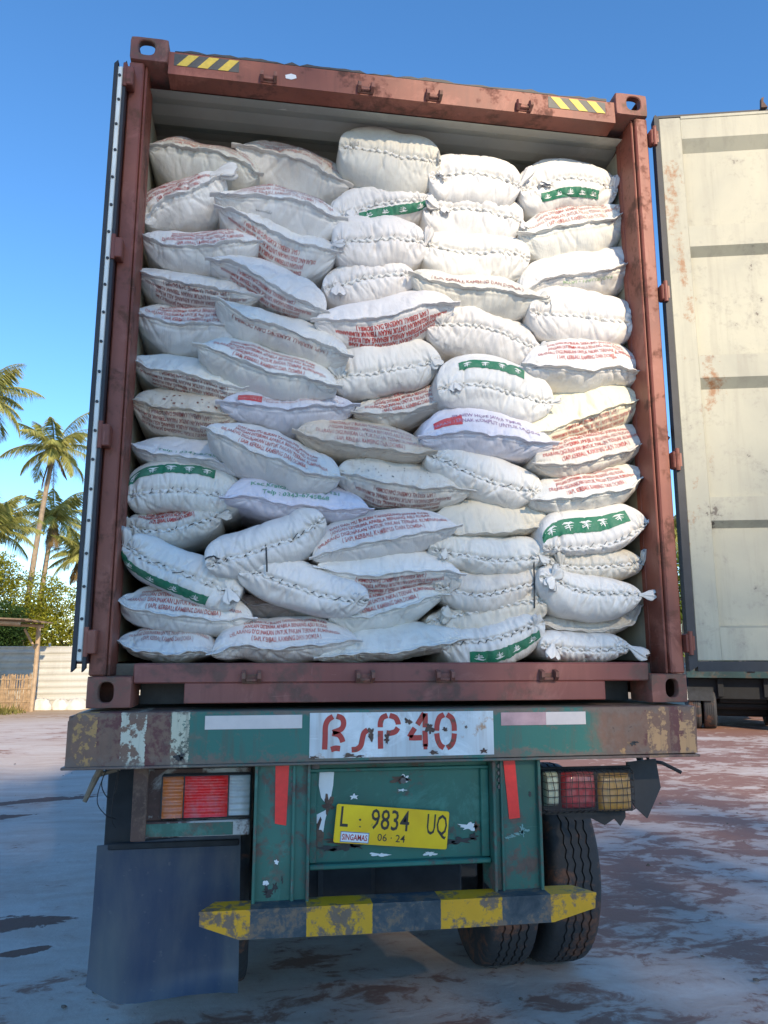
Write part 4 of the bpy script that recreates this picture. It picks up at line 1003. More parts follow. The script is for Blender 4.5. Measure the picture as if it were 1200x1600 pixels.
def make_container():
    t = root('shipping_container', 'open rust-red steel shipping container packed with white sacks on the trailer', 'shipping container', (0, 0, 0))
    # rear header with its lip
    b = MB()
    b.prism([(0, 2.735), (.10, 2.735), (.10, 2.80), (.20, 2.858), (.02, 2.858), (0, 2.846)], (-W2 + .165, 0, 0), (0, 1, 0), (0, 0, 1), (2 * W2 - .33, 0, 0))
    b.build('rear_header', M['red'], t)
    b = MB(); r = np.random.default_rng(4)
    xs = np.linspace(-1.03, 1.02, 60)
    b.prism([(x, 2.8685 + .004 * r.normal() + .004 * math.sin(x * 14)) for x in xs] + [(1.02, 2.8585), (-1.03, 2.8585)], (0, .012, 0), (1, 0, 0), (0, 0, 1), (0, .05, 0))
    b.build('header_drip_edge', M['black'], t)
    # hazard tape, flush on the header
    for (x0, x1, flip) in ((-1.030, -.745, 0), (.715, 1.005, 1)):
        b = MB()
        b.box(x0, x1, -.0015, -.0003, 2.778, 2.838, .0002)
        w = (x1 - x0) / 6.4
        for k in range(3):
            a = x0 + .012 + k * w * 2.02
            sl = .05 if not flip else -.05
            P = [(a + (0 if not flip else .05), 2.779), (a + w + (0 if not flip else .05), 2.779), (a + w + sl + (0 if not flip else .05), 2.837), (a + sl + (0 if not flip else .05), 2.837)]
            P = [(min(max(px, x0 + .001), x1 - .001), pz) for px, pz in P]
            b.prism(P, (0, -.0028, 0), (1, 0, 0), (0, 0, 1), (0, .0012, 0), 1)
        b.build('hazard_tape', [M['tape_black'], M['tape_yellow']], t)
    b = MB(); b.prism([(-.535, 2.775), (-.51, 2.772), (-.487, 2.782), (-.49, 2.797), (-.512, 2.802), (-.538, 2.792)], (0, -.0025, 0), (1, 0, 0), (0, 0, 1), (0, .002, 0))
    b.build('torn_sticker', M['sticker'], t)
    # lock keepers on header and sill
    def keeper(x, z, up):
        b = MB()
        b.box(x - .036, x + .036, -.006, -.0002, z - .030, z + .006, .002)
        for s in (-1, 1):
            b.prism([(-.034, -.016), (-.034, .006), (-.012, .022), (0, .022), (0, -.026)] if up else [(-.034, .016), (-.034, -.006), (-.012, -.022), (0, -.022), (0, .026)], (x + s * .030 - .007, -.0061, z - .004), (0, 1, 0), (0, 0, 1), (.014, 0, 0))
        b.box(x - .022, x + .022, -.020, -.0062, z - .022, z - .012, .002)
        b.build('lock_keeper', M['casting'], t)
    for x in (-.612, -.17, .15, .59):
        keeper(x, 2.772, True)
    for x in (-.607, -.161, .164, .602):
        keeper(x, .118, False)
    # rear sill with the two twist-lock recesses
    b = MB()
    b.box(-W2 + .165, W2 - .165, 0, .16, .0905, .166, .005)
    b.box(-.862, .856, .002, .16, .014, .0903, .003)
    b.build('rear_sill', M['red_dull'], t)
    b = MB()
    b.box(-W2 + .165, -.8625, .20, .21, .0, .0903, .002)
    b.build('recess_shade_plate', M['black'], t)  # black plate stands in for the deep shade inside the recess
    b = MB(); b.box(.8565, W2 - .165, .20, .21, .0, .0903, .002)
    b.build('recess_shade_plate', M['black'], t)  # same black stand-in for shade on the right
    # corner posts
    for s in (-1, 1):
        b = MB()
        xa, xb = sorted((s * W2, s * (W2 - .062)))
        b.box(xa, xb, 0, .05, .119, 2.777, .006)
        xa, xb = sorted((s * (W2 - .0625), s * (W2 - .074)))
        b.box(xa, xb, .0215, .15, .119, 2.777, .004)
        xa, xb = sorted((s * (W2 - .046), s * (W2 - .074)))
        b.box(xa, xb, .1505, .19, .119, 2.777, .003)
        b.build('corner_post', M['post'], t)
        for z0, z1, top in ((0.0, .118, False), (2.778, 2.896, True)):
            c = MB(); casting(c, s, z0, z1, top)
            c.build('corner_casting', M['casting'], t, smooth=True)
    # walls: corrugated outside, flat cream lining inside
    for s in (-1, 1):
        ys = np.linspace(.19, LEN, 340)
        ph = (ys * 3.6) % 1
        off = np.clip(np.abs(ph - .5) * 6 - .9, 0, 1) * .034
        G = np.stack([np.stack([s * (W2 - .004) - s * off, ys, np.full_like(ys, z)], -1) for z in (.12, 2.80)], 0)
        b = MB(); b.grid(G); b.box(*sorted((s * (W2 - .045), s * W2)), .20, LEN, 2.801, 2.86, .004); b.box(*sorted((s * (W2 - .045), s * W2)), .20, LEN, 0.02, .119, .004)
        b.build('side_wall', M['red'], t, fix=False)
        b = MB(); b.box(*sorted((s * (W2 - .052), s * (W2 - .060))), .1905, LEN - .05, .17, 2.735, .002)
        b.build('wall_lining', M['cream'], t)
    ys = np.linspace(.205, LEN, 200)
    offc = np.clip(np.abs((ys * 4.6) % 1 - .5) * 6 - .9, 0, 1) * .022
    G = np.stack([np.stack([np.full_like(ys, x), ys, 2.873 - offc], -1) for x in (-W2 + .05, W2 - .05)], 0)
    b = MB(); b.grid(G); b.build('roof', M['red'], t, fix=False)
    G = np.stack([np.stack([np.full_like(ys, x), ys - .09, 2.763 - offc], -1) for x in (-W2 + .05, W2 - .05)], 0)
    b = MB(); b.grid(G); b.build('ceiling', M['ceiling'], t, fix=False)
    b = MB(); b.box(-W2 + .062, W2 - .062, .161, LEN - .05, .10, .163, .002)
    b.build('floor', M['wood'], t)
    b = MB(); b.box(-W2 + .01, W2 - .01, LEN, LEN + .05, .0, 2.87, .004)
    b.build('front_wall', M['red'], t)
    # left door folded right back along the left side; its hinged edge faces us
    D = MB()
    D.box(-1.266, -1.222, -.022, 1.16, .165, 2.700, .006)
    d = D.build('door', M['gasket_red'], t)
    d['label'] = 'dark red door folded back along the left wall, seen edge-on'
    g = MB()
    for (xa, xb, y0) in ((-1.272, -1.2565, -.050), (-1.2335, -1.2205, -.050)):
        g.prism([(xa, .135), (xb, .150), (xb, 2.735), (xa, 2.716)], (0, y0, 0), (1, 0, 0), (0, 0, 1), (0, .0275, 0))
    g.build('gasket', M['gasket'], d)
    w = MB()
    w.box(-1.2562, -1.2338, -.0475, -.0225, .175, 2.708, .004)
    for k in range(21):
        z = .215 + k * .1225
        w.tube([(-1.245 + .002 * math.sin(k * 3.1), -.047, z + .006 * math.sin(k * 5.3)), (-1.245 + .002 * math.sin(k * 3.1), -.0525, z + .006 * math.sin(k * 5.3))], .0062, 8, mi=1)
    w.build('bolted_edge_strip', [M['white_bar'], M['black']], d)
    # right door swung open towards us
    U = Vector((.968, -.25, 0)).normalized(); Nn = Vector((-U.y, U.x, 0)) * -1
    if Nn.y > 0:
        Nn = -Nn
    Mx = Matrix(((U.x, Nn.x, 0, 1.262), (U.y, Nn.y, 0, -.02), (0, 0, 1, 0), (0, 0, 0, 1)))
    d = MB()
    # corrugated sheet: raised bands (towards us) between flat recesses
    x0, x1 = .108, 1.06
    zs = [.175, .312, .322, .748, .778, .883, .890, 1.392, 1.437, 1.545, 1.552, 2.045, 2.085, 2.190, 2.197, 2.592, 2.650, 2.755]
    dep = [0, 0, -.034, -.034, 0, 0, -.034, -.034, 0, 0, -.034, -.034, 0, 0, -.034, -.034, 0, 0]
    P = [(dd, z) for dd, z in zip(dep, zs)] + [(-.048, 2.755), (-.048, .175)]
    d.prism(P, (x0, 0, 0), (0, 1, 0), (0, 0, 1), (x1 - x0, 0, 0))
    d.xf(Mx)
    dr = d.build('door', M['door'], t)
    dr['label'] = 'cream inner side of the right door, swung wide open'
    f = MB()
    f.box(.004, .1075, -.052, .004, .172, 2.765, .004)
    f.box(1.0605, 1.165, -.052, .004, .172, 2.765, .004)
    f.box(.108, 1.060, -.052, -.0485, .172, 2.765, .001)
    f.box(.108, 1.060, -.030, .003, 2.7555, 2.772, .002)
    f.xf(Mx); f.build('door_frame', M['door'], dr)
    g = MB()
    g.prism([(-.032, .128), (.0035, .150), (.0035, 2.765), (-.010, 2.782), (-.018, 2.775)], (0, .010, 0), (1, 0, 0), (0, 0, 1), (0, -.058, 0))
    g.prism([(.004, .128), (1.19, .128), (1.19, .171), (.004, .171)], (0, .008, 0), (1, 0, 0), (0, 0, 1), (0, -.05, 0))
    g.prism([(.004, 2.7725), (1.19, 2.7725), (1.19, 2.785), (.004, 2.785)], (0, -.004, 0), (1, 0, 0), (0, 0, 1), (0, -.05, 0))
    g.xf(Mx); g.build('gasket', M['gasket'], dr)
    r = MB()
    for x in (.25, .75):
        r.tube([(x, -.085, .12), (x, -.085, 2.80)], .017, 10)
        for z in (.4, 1.1, 1.8, 2.5):
            r.box(x - .03, x + .03, -.088, -.053, z, z + .05, .004)
    r.xf(Mx); r.build('locking_rods', M['steel'], dr, smooth=True)
    b = MB()
    b.prism([(0, 0), (.03, 0), (.012, .03), (.016, .055), (.004, .05)], (.485, .01, 2.786), (1, 0, 0), (0, 0, 1), (0, -.02, 0))
    b.xf(Mx); b.build('bent_clip', M['rusty'], dr)
    # hinges
    for z in (2.664, 1.858, 1.054, .247):
        h = MB(); h.box(W2 + .0005, W2 + .022, -.030, .012, z - .040, z + .040, .005)
        h.prism([(0, -.03), (.030, -.03), (.030, .03), (0, .03)], (W2 + .012, -.026, z), (1, -.12, 0), (0, 0, 1), (0, .016, 0))
        h.tube([(W2 + .018, -.03, z - .05), (W2 + .018, -.03, z + .05)], .010, 10)
        h.build('hinge', M['post'], t)
        h = MB(); h.box(-W2 - .012, -W2 + .030, -.054, -.0005, z - .045, z + .045, .004)
        h.tube([(-W2 - .006, -.050, z - .055), (-W2 - .006, -.050, z + .055)], .009, 10)
        h.build('hinge', M['post'], t)
make_container()

# ------------------------------------------------------------------ the trailer under it
def blob(mb, cx, cz, rx, rz, y, seed, mi=0, th=.0016, n=26, rough=.35):
    r = np.random.default_rng(seed)
    a = np.arange(n) * 2 * PI / n
    k = 1 + rough * (.5 * np.sin(2 * a + r.random() * 6) * r.random() + .4 * np.sin(5 * a + r.random() * 6) + .5 * r.normal(size=n) * .6)
    k = np.clip(k, .35, 1.8)
    mb.prism(np.stack([cx + rx * k * np.cos(a), cz + rz * k * np.sin(a)], 1), (0, y, 0), (1, 0, 0), (0, 0, 1), (0, th, 0), mi)

def tyre_mesh(R=.522, Wd=.262, rim=.285):
    prof = [(-Wd * .40, rim, 0), (-Wd * .47, rim + .03, 0), (-Wd * .515, R * .78, 0), (-Wd * .52, R * .86, 0), (-Wd * .495, R * .935, 0), (-Wd * .455, R * .972, 0), (-Wd * .41, R * .985, 0)]
    for gx in (-.062, -.021, .021, .062):
        prof += [(gx - .0050, R * .998, 1), (gx - .0030, R - .013, 1), (gx + .0030, R - .013, 1), (gx + .0050, R * .998, 1)]
    prof += [(-a, r, z) for a, r, z in prof[:7][::-1]]
    n = 288
    th = np.arange(n) * 2 * PI / n
    tri = np.abs(((np.arange(n) / 6.0) % 1) * 2 - 1) - .5
    P = np.array(prof)
    X = P[None, :, 0] + P[None, :, 2] * tri[:, None] * .011
    rr = np.repeat(P[None, :, 1], n, 0)
    # shoulder notches
    sh = ((np.arange(n) % 6) < 2)[:, None] * np.isin(np.arange(len(prof)), (5, len(prof) - 6))[None] * .006
    rr = rr - sh
    G = np.stack([X, rr * np.cos(th)[:, None], rr * np.sin(th)[:, None]], -1)
    mb = MB(); mb.grid(G, closed_u=True)
    return mb

def rim_mesh(rim=.285, Wd=.262):
    mb = MB()
    pr = [(-Wd * .40, rim), (-Wd * .36, rim - .02), (-.02, rim - .03), (.05, rim - .05), (.05, .18), (.03, .14), (.03, .0)]
    n = 40; th = np.arange(n) * 2 * PI / n
    P = np.array(pr + [(.10, rim - .02), (Wd * .40, rim)][:0])
    G = np.stack([np.repeat(P[None, :, 0], n, 0), P[None, :, 1] * np.cos(th)[:, None], P[None, :, 1] * np.sin(th)[:, None]], -1)
    mb.grid(G, closed_u=True)
    P2 = np.array([(.05, rim - .05), (.09, rim - .03), (Wd * .40, rim)])
    G = np.stack([np.repeat(P2[None, :, 0], n, 0), P2[None, :, 1] * np.cos(th)[:, None], P2[None, :, 1] * np.sin(th)[:, None]], -1)
    mb.grid(G, closed_u=True)
    for k in range(8):
        a = k * PI / 4
        mb.tube([(.03, .165 * math.cos(a), .165 * math.sin(a)), (.07, .165 * math.cos(a), .165 * math.sin(a))], .014, 6)
    return mb
TYRE = tyre_mesh().build('tyre', M['tyre'], smooth=True)
RIM = rim_mesh().build('wheel', M['dark_steel'], smooth=True)
put(TYRE, RIM); TYRE.matrix_parent_inverse = Matrix.Identity(4)
RIM_USED = [False]
def wheel(t, x, y, z, rx, flip=False):
    o = RIM if not RIM_USED[0] else copy_tree(RIM)
    RIM_USED[0] = True
    put(o, t)
    o.location = (x, y, z)
    o.rotation_euler = (rx, 0, PI if flip else 0)
    return o

def make_trailer():
    t = root('semi_trailer', 'green flatbed lorry trailer with a rusty striped rear beam carrying the container', 'trailer', (0, 0, GZ))
    YB = -.078
    # rear beam, a channel with flanges
    b = MB()
    b.prism([(-1.262, -.200), (1.205, -.196), (1.212, -.012), (-1.232, -.012), (-1.262, -.040)], (0, YB, 0), (1, 0, 0), (0, 0, 1), (0, .012, 0))
    b.box(-1.232, 1.212, YB + .0125, .16, -.022, -.010, .003)
    b.box(-1.275, 1.212, YB - .010, .16, -.2105, -.2005, .003)
    b.box(-1.262, -1.250, YB + .0125, .16, -.2000, -.0225, .002)
    b.box(1.194, 1.205, YB + .0125, .16, -.2000, -.0225, .002)
    for (cx, cz, rx, rz, sd) in ((-.864, -.176, .016, .011, 1), (-.853, -.170, .008, .012, 2), (.925, -.155, .012, .007, 3), (.940, -.150, .010, .004, 8)):
        blob(b, cx, cz, rx, rz, YB - .0018, sd, 1, rough=.6)
    b.build('rear_beam', [M['beam'], M['black']], t)
    # stencilled panel
    b = MB(); b.prism([(-.382, -.188), (.342, -.186), (.342, -.020), (-.382, -.020)], (0, YB - .0022, 0), (1, 0, 0), (0, 0, 1), (0, .002, 0))
    zt = lambda zx, zy: (-.382 + (zx - 20) / 4 * .002516, -.017 - (zy - 80 + (zx - 20) * .0174 * .25 * 4 * .25) / 4 * .00238)
    S = [[(160, 108), (132, 128), (116, 165), (114, 240), (112, 312)], [(182, 106), (214, 118), (226, 150), (212, 186), (160, 208)], [(158, 212), (196, 222), (214, 245), (222, 268)], [(150, 313), (178, 305), (206, 308)],
         [(276, 316), (308, 312), (332, 290), (342, 245), (352, 212), (374, 194)],
         [(496, 104), (466, 118), (453, 150), (452, 178)], [(453, 200), (453, 250), (454, 312)], [(510, 104), (546, 118), (562, 148), (564, 162)], [(562, 182), (545, 206), (512, 216), (490, 214)],
         [(728, 92), (706, 128), (684, 164)], [(668, 186), (648, 216), (634, 242)], [(632, 245), (668, 247), (712, 246)], [(733, 92), (734, 130), (733, 182)], [(731, 202), (733, 250), (734, 302)], [(722, 303), (746, 303)],
         [(854, 102), (826, 118), (810, 160), (806, 204)], [(806, 220), (812, 262), (828, 296), (850, 312)], [(872, 102), (902, 124), (916, 164), (918, 206)], [(918, 222), (912, 264), (896, 296), (870, 313)]]
    for st in S:
        ribbon(b, [zt(*q) for q in st], .0205, (0, YB - .0025, 0), (1, 0, 0), (0, 0, 1), (0, -1, 0), mi=1)
    for i, (cx, cz, rx, rz) in enumerate(((-.23, -.178, .026, .006), (-.19, -.182, .016, .004), (.10, -.174, .018, .006), (.30, -.172, .014, .008), (-.366, -.184, .014, .006), (.145, -.088, .010, .008), (.23, -.08, .005, .005), (-.145, -.10, .014, .018), (.085, -.085, .014, .020), (.0, -.055, .012, .010), (-.085, -.12, .012, .016))):
        blob(b, cx, cz, rx, rz, YB - .0045, 40 + i, 2, rough=.7, th=.0008)
    b.build('marking_panel', [M['white_panel'], M['stencil'], M['rusty']], t)
    # retro strips
    for (x0, x1, z0, z1, k) in ((-.773, -.411, -.076, -.026, 'reflector_white'), (.374, .560, -.077, -.027, 'reflector_pink'), (.5605, .728, -.077, -.027, 'reflector_white')):
        b = MB(); b.box(x0, x1, YB - .0022, YB - .0002, z0, z1, .0006)
        b.build('reflector_strip', M[k], t)
    # uprights: channels facing us, with red strips
    for (x0, x1, tilt, rs) in ((-.583, -.374, .006, ((-.507, -.206), (-.455, -.206), (-.462, -.432), (-.504, -.424))), (.338, .535, 0, ((.389, -.205), (.437, -.205), (.452, -.432), (.408, -.436)))):
        b = MB()
        b.prism([(x0 + .012, -.700), (x1 - .012, -.700), (x1 - .012, -.2110), (x0 + .012, -.2110)], (0, -.040, 0), (1, 0, 0), (0, 0, 1), (0, .014, 0))
        b.box(x0, x0 + .0118, -.066, .10, -.702, -.2110, .002)
        b.box(x1 - .0118, x1, -.066, .10, -.702, -.2110, .002)
        b.box(x1 - .068, x1 - .056, -.056, -.0402, -.702, -.2110, .002) if x0 < 0 else b.box(x0 + .034, x0 + .044, -.056, -.0402, -.702, -.2110, .002)
        if x0 < 0:
            for (cx, cz, rx, rz, sd) in ((-.522, -.668, .022, .010, 5), (-.498, -.648, .008, .014, 6), (-.472, -.625, .004, .010, 7), (-.53, -.65, .006, .012, 9)):
                blob(b, cx, cz, rx, rz, -.042, sd, 1, rough=.8)
            blob(b, -.532, -.632, .012, .008, -.042, 15, 2, rough=.3)
            blob(b, -.495, -.560, .007, .008, -.042, 16, 2, rough=.5)
        else:
            blob(b, .497, -.345, .006, .010, -.042, 17, 1, rough=.6)
            for k in range(5):
                blob(b, .40 + .02 * k, -.505 + .006 * k, .011, .005, -.042, 20 + k, 3, rough=.8)
            blob(b, .46, -.478, .008, .02, -.042, 27, 3, rough=.8)
        u = b.build('upright', [M['green_worn'], M['black'], M['sticker'], M['chip_green']], t)
        b = MB(); b.prism(rs, (0, -.0435, 0), (1, 0, 0), (0, 0, 1), (0, .003, 0))
        b.build('red_warning_strip', M['reflector_red'], u)
        b = MB()
        for k in range(4):
            b.tube([((-.440 if x0 < 0 else .372), -.041, -.235 - k * .026), ((-.440 if x0 < 0 else .372), -.049, -.235 - k * .026)], .009, 8)
        b.build('rivet_row', M['steel'], u, smooth=True)
    # centre panel between the uprights
    b = MB()
    b.box(-.373, .3375, .010, .022, -.590, -.2110, .002)
    b.box(-.372, .3370, -.012, .0098, -.248, -.236, .002)
    b.box(-.372, .3370, -.030, .0098, -.598, -.580, .004)
    b.box(-.372, -.345, -.010, .0098, -.579, -.249, .003)
    b.box(.305, .3370, -.010, .0098, -.579, -.249, .003)
    b.prism([(-.335, -.240 + .0), (-.278, -.236), (-.282, -.30), (-.290, -.345), (-.305, -.372), (-.328, -.345), (-.338, -.30)], (0, .0075, 0), (1, 0, 0), (0, 0, 1), (0, .002, 0), 2)
    b.prism([(-.300, -.385), (-.318, -.395), (-.352, -.410), (-.340, -.45), (-.330, -.475), (-.318, -.470), (-.312, -.43)], (0, .0075, 0), (1, 0, 0), (0, 0, 1), (0, .002, 0), 2)
    blob(b, -.300, -.372, .020, .030, .006, 31, 3, rough=.7)
    blob(b, -.345, -.475, .020, .055, .006, 32, 3, rough=.7)
    for (cx, cz, rx, rz, sd, mi) in ((-.30, -.530, .030, .010, 33, 0), (-.24, -.528, .045, .012, 34, 0), (-.19, -.524, .02, .012, 35, 0), (.22, -.520, .045, .012, 36, 0), (.275, -.508, .018, .010, 37, 0), (.17, -.527, .03, .007, 38, 0),
                                     (.262, -.470, .032, .014, 39, 1), (.29, -.472, .014, .014, 42, 2), (-.20, -.345, .014, .008, 43, 1), (-.02, -.285, .03, .014, 44, 2), (.0, -.282, .018, .014, 45, 1), (-.01, -.325, .014, .004, 46, 1), (-.25, -.505, .06, .008, 47, 2), (.10, -.565, .02, .008, 48, 1), (-.1, -.56, .03, .006, 49, 1)):
        blob(b, cx, cz, rx, rz, .005 if mi == 0 else .0065, sd, mi + 1, rough=.75)
    cp = b.build('rear_panel', [M['green'], M['black'], M['sticker'], M['rusty']], t)
    for (bx, bz, br) in ((-.008, -.287, .012), (-.352, -.228, .016)):
        b = MB(); b.tube([(bx, .0095, bz), (bx, -.008, bz)], br, 8)
        b.build('bolt', M['steel'], cp)
    # number plate
    pc = np.array((-.0545, -.020, -.4545)); an = math.radians(-5.4)
    u = np.array((math.cos(an), 0, math.sin(an))); v = np.array((-math.sin(an), 0, math.cos(an)))
    hw, hh, rc = .222, .070, .008
    P = []
    for sx, sz, a0 in ((1, 1, 0), (-1, 1, 90), (-1, -1, 180), (1, -1, 270)):
        for k in range(5):
            a = math.radians(a0 + k * 22.5); P.append((sx * (hw - rc) + rc * math.cos(a), sz * (hh - rc) + rc * math.sin(a)))
    b = MB(); b.prism(P, pc, u, v, (0, .003, 0))
    b.prism([(x * .985, z * .95) for x, z in P], pc + np.array((0, -.0012, 0)), u, v, (0, .001, 0))
    o = lambda a, c: pc + u * (a - hw) + v * (c - hh) + np.array((0, -.0022, 0))
    text_on(b, ['L'], o(.034, .060), u, v, .074, .030, bold=.006, mi=1)
    text_on(b, ['9834'], o(.2125, .058), u, v, .074, .150, bold=.006, mi=1)
    text_on(b, ['UQ'], o(.398, .052), u, v, .076, .080, bold=.006, mi=1)
    text_on(b, ['06 · 24'], o(.222, .016), u, v, .027, .108, bold=.004, mi=1)
    blob(b, pc[0] - .125, pc[2] + .03, .004, .004, pc[1] - .0025, 60, 1); blob(b, pc[0] - .125, pc[2] + .005, .003, .003, pc[1] - .0025, 61, 1)
    pl = b.build('licence_plate', [M['plate'], M['plate_ink']], t)
    b = MB(); so = o(.080, .0235) + np.array((0, -.0004, 0))
    b.prism([(-.055, -.019), (.055, -.019), (.055, .019), (-.055, .019)], so, u, v, (0, .0006, 0), 1)
    b.prism([(-.0525, -.0165), (.0525, -.0165), (.0525, .0165), (-.0525, .0165)], so + np.array((0, -.0006, 0)), u, v, (0, .0005, 0), 0)
    text_on(b, ['SINGAMAS'], so + np.array((0, -.0009, 0)) - v * .0105, u, v, .021, .098, bold=.02, mi=2)
    b.build('sticker', [M['sticker'], M['sticker_blue'], M['sticker_red']], pl)
    # under-run bumper
    b = MB()
    b.prism([(-.762, -.792 + .075), (-.762, -.742), (-.62, -.793), (-.2, -.796), (.545, -.792), (.712, -.750), (.716, -.7045), (-.760, -.7045)], (0, -.125, 0), (1, 0, 0), (0, 0, 1), (0, .012, 0))
    b.prism([(-.764, -.128), (.718, -.128), (.660, -.020), (-.715, -.020)], (0, 0, -.704), (1, 0, 0), (0, 1, 0), (0, 0, .010))
    b.box(-.60, .56, -.1125, -.02, -.7965, -.786, .002)
    b.build('bumper', M['bumper'], t)
    # left lamp: mounting plate, ledge, housing and three lenses
    b = MB()
    b.box(-1.00, -.598, .050, .060, -.418, -.232, .002)
    b.box(-1.00, -.598, .020, .060, -.474, -.4185, .004)
    lp = b.build('lamp_bracket', M['lamp_plate'], t)
    b = MB(); b.box(-.598 - .40, -.66, .018, .0198, -.470, -.424, .0005); b.build('green_ledge_paint', M['green_worn'], lp)
    lamp = MB(); lamp.box(-.932, -.594, .024, .0498, -.412, -.248, .006)
    lm = lamp.build('tail_light', M['black'], t)
    lm['label'] = 'intact ribbed tail light, amber, red and clear'
    def ribbed(x0, x1, z0, z1, y0, m, par, n=7):
        zz = np.linspace(z0, z1, n * 8 + 1); ph = (zz - z0) / (z1 - z0) * n * 2 * PI
        yy = y0 - .008 - .0035 * np.cos(ph)
        mb = MB()
        xs = [x0, x0 + .004, x1 - .004, x1]
        G = np.stack([np.stack([np.full_like(zz, x), (yy if 0 < i < 3 else np.full_like(zz, y0)), zz], -1) for i, x in enumerate(xs)], 0)
        mb.grid(G)
        mb.box(x0 + .001, x1 - .001, y0 - .004, y0, z0 - .002, z1 + .002, .001)
        mb.build('lens', m, par, smooth='all')
    ribbed(-.926, -.850, -.404, -.258, .0238, M['lens_amber'], lm, 6)
    ribbed(-.845, -.684, -.404, -.258, .0238, M['lens_red'], lm, 7)
    ribbed(-.679, -.600, -.400, -.258, .0238, M['lens_white'], lm, 6)
    # right lamp: three cushions behind a wire cage
    b = MB(); b.box(.560, .985, .075, .085, -.445, -.262, .002); b.build('lamp_bracket', M['dark_steel'], t)
    lamp = MB(); lamp.box(.583, .975, .060, .0748, -.436, -.270, .006)
    rm = lamp.build('tail_light', M['dark_steel'], t)
    rm['label'] = 'dusty tail light behind a bent wire cage'
    def cushion(x0, x1, z0, z1, y0, m, par):
        n = 17
        s = np.linspace(-1, 1, n)
        X, Z = np.meshgrid(s, s, indexing='ij')
        h = .034 * ((1 - X ** 6) * (1 - Z ** 6)) ** .5
        G = np.stack([(x0 + x1) / 2 + (x1 - x0) / 2 * X * np.sqrt(1 - .08 * Z ** 2), y0 - h, (z0 + z1) / 2 + (z1 - z0) / 2 * Z * np.sqrt(1 - .08 * X ** 2)], -1)
        mb = MB(); mb.grid(G); mb.build('lens', m, par, smooth='all')
    cushion(.588, .650, -.412, -.275, .0598, M['lens_white_dull'], rm)
    cushion(.665, .812, -.425, -.278, .0598, M['lens_red_dull'], rm)
    cushion(.822, .968, -.440, -.288, .0598, M['lens_amber_dull'], rm)
    cg = MB(); r = np.random.default_rng(5)
    for x in np.linspace(.590, .966, 15):
        j = .004 * r.normal()
        cg.tube([(x, .055, -.268), (x + j, .016, -.282), (x - j, .014, -.35), (x, .016, -.425), (x, .055, -.440)], .0016, 5)
    for z in np.linspace(-.286, -.424, 6):
        j = .003 * r.normal()
        cg.tube([(.584, .05, z), (.592, .0135, z + j), (.72, .0115, z - j), (.86, .0125, z + j), (.964, .0135, z), (.972, .05, z)], .0016, 5)
    cg.build('wire_cage', M['wire'], rm)
    # torn metal under the right lamp
    b = MB()
    b.prism([(.60, -.430), (.955, -.430), (.955, -.470), (.930, -.505), (.905, -.475), (.86, -.500), (.80, -.470), (.74, -.478), (.66, -.452), (.60, -.450)], (0, .085, 0), (1, 0, 0), (0, 0, 1), (0, .008, 0))
    b.build('torn_bracket', M['dark_steel'], t)
    b = MB()
    b.prism([(1.01, -.262), (1.145, -.25), (1.16, -.37), (1.09, -.495), (1.035, -.445), (1.01, -.38)], (0, .16, 0), (1, 0, 0), (0, 0, 1), (0, .012, 0))
    b.build('rubber_scrap', M['gasket'], t)
    b = MB(); b.tube([(1.12, .2, -.215), (1.13, .2, -.262), (1.19, .19, -.272), (1.27, .18, -.312)], .008, 8)
    b.build('bent_rod', M['dark_steel'], t, smooth=True)
    b = MB(); b.tube([(1.135, .3, -.25), (1.16, .3, -.34), (1.19, .3, -.42)], [.016, .014, .012], 8)
    b.build('hose', M['gasket'], t, smooth=True)
    # left side: rusty strip, guard, mudflap, broken stick and loose wires
    b = MB(); b.box(-1.030, -.976, -.012, -.002, -.478, -.2110, .003); b.build('hanging_strip', M['rusty'], t)
    b = MB(); b.box(-1.170, -.63, .262, .276, -.555, -.2110, .004); b.build('mudguard_plate', M['dark_steel'], t)
    n, m = 34, 40
    X = np.linspace(-1.193, -.632, n); s = np.linspace(0, 1, m)
    zb = np.interp(X, [-1.193, -1.16, -1.07, -1.0, -.82, -.70, -.632], [-1.035, -1.055, -1.098, -1.103, -1.087, -1.082, -1.088])
    zt_ = np.interp(X, [-1.193, -.632], [-.545, -.510])
    Z = zt_[:, None] + (zb - zt_)[:, None] * s[None]
    Y = .245 + .012 * np.sin(X[:, None] * 9 + s[None] * 2) * s[None] - .030 * s[None] ** 2 - .035 * np.clip((s[None] - .86) / .14, 0, 1) ** 2 * (.6 + .4 * np.sin(X[:, None] * 7)) - .012 * np.exp(-((X[:, None] + 1.09) / .05) ** 2) * s[None]
    XX = X[:, None] + .010 * (s[None] - .3) * np.where(X[:, None] > -.8, 1, 0) * 1 + 0 * s[None]
    G = np.stack([XX, Y, Z], -1)
    b = MB(); b.grid(G)
    G2 = G.copy(); G2[..., 1] += .009
    b.grid(G2, flip=True)
    idx = lambda i, j: i * m + j
    off = n * m
    E = [(idx(i, m - 1), idx(i + 1, m - 1), off + idx(i + 1, m - 1), off + idx(i, m - 1)) for i in range(n - 1)] + [(idx(0, j), idx(0, j + 1), off + idx(0, j + 1), off + idx(0, j)) for j in range(m - 1)] + [(idx(n - 1, j), idx(n - 1, j + 1), off + idx(n - 1, j + 1), off + idx(n - 1, j)) for j in range(m - 1)]
    b.f += E; b.mi += [0] * len(E)
    b.build('mudflap', M['flap'], t, smooth=True)
    b = MB(); b.box(-1.15, -.64, .232, .2425, -.560, -.535, .004)
    b.build('flap_clamp', M['dark_steel'], t)
    b = MB(); b.tube([(-1.180, .2, -.228), (-1.206, .19, -.284), (-1.238, .18, -.366)], [.014, .013, .009], 7); b.tube([(-1.200, .2, -.270), (-1.118, .22, -.250)], .009, 6)
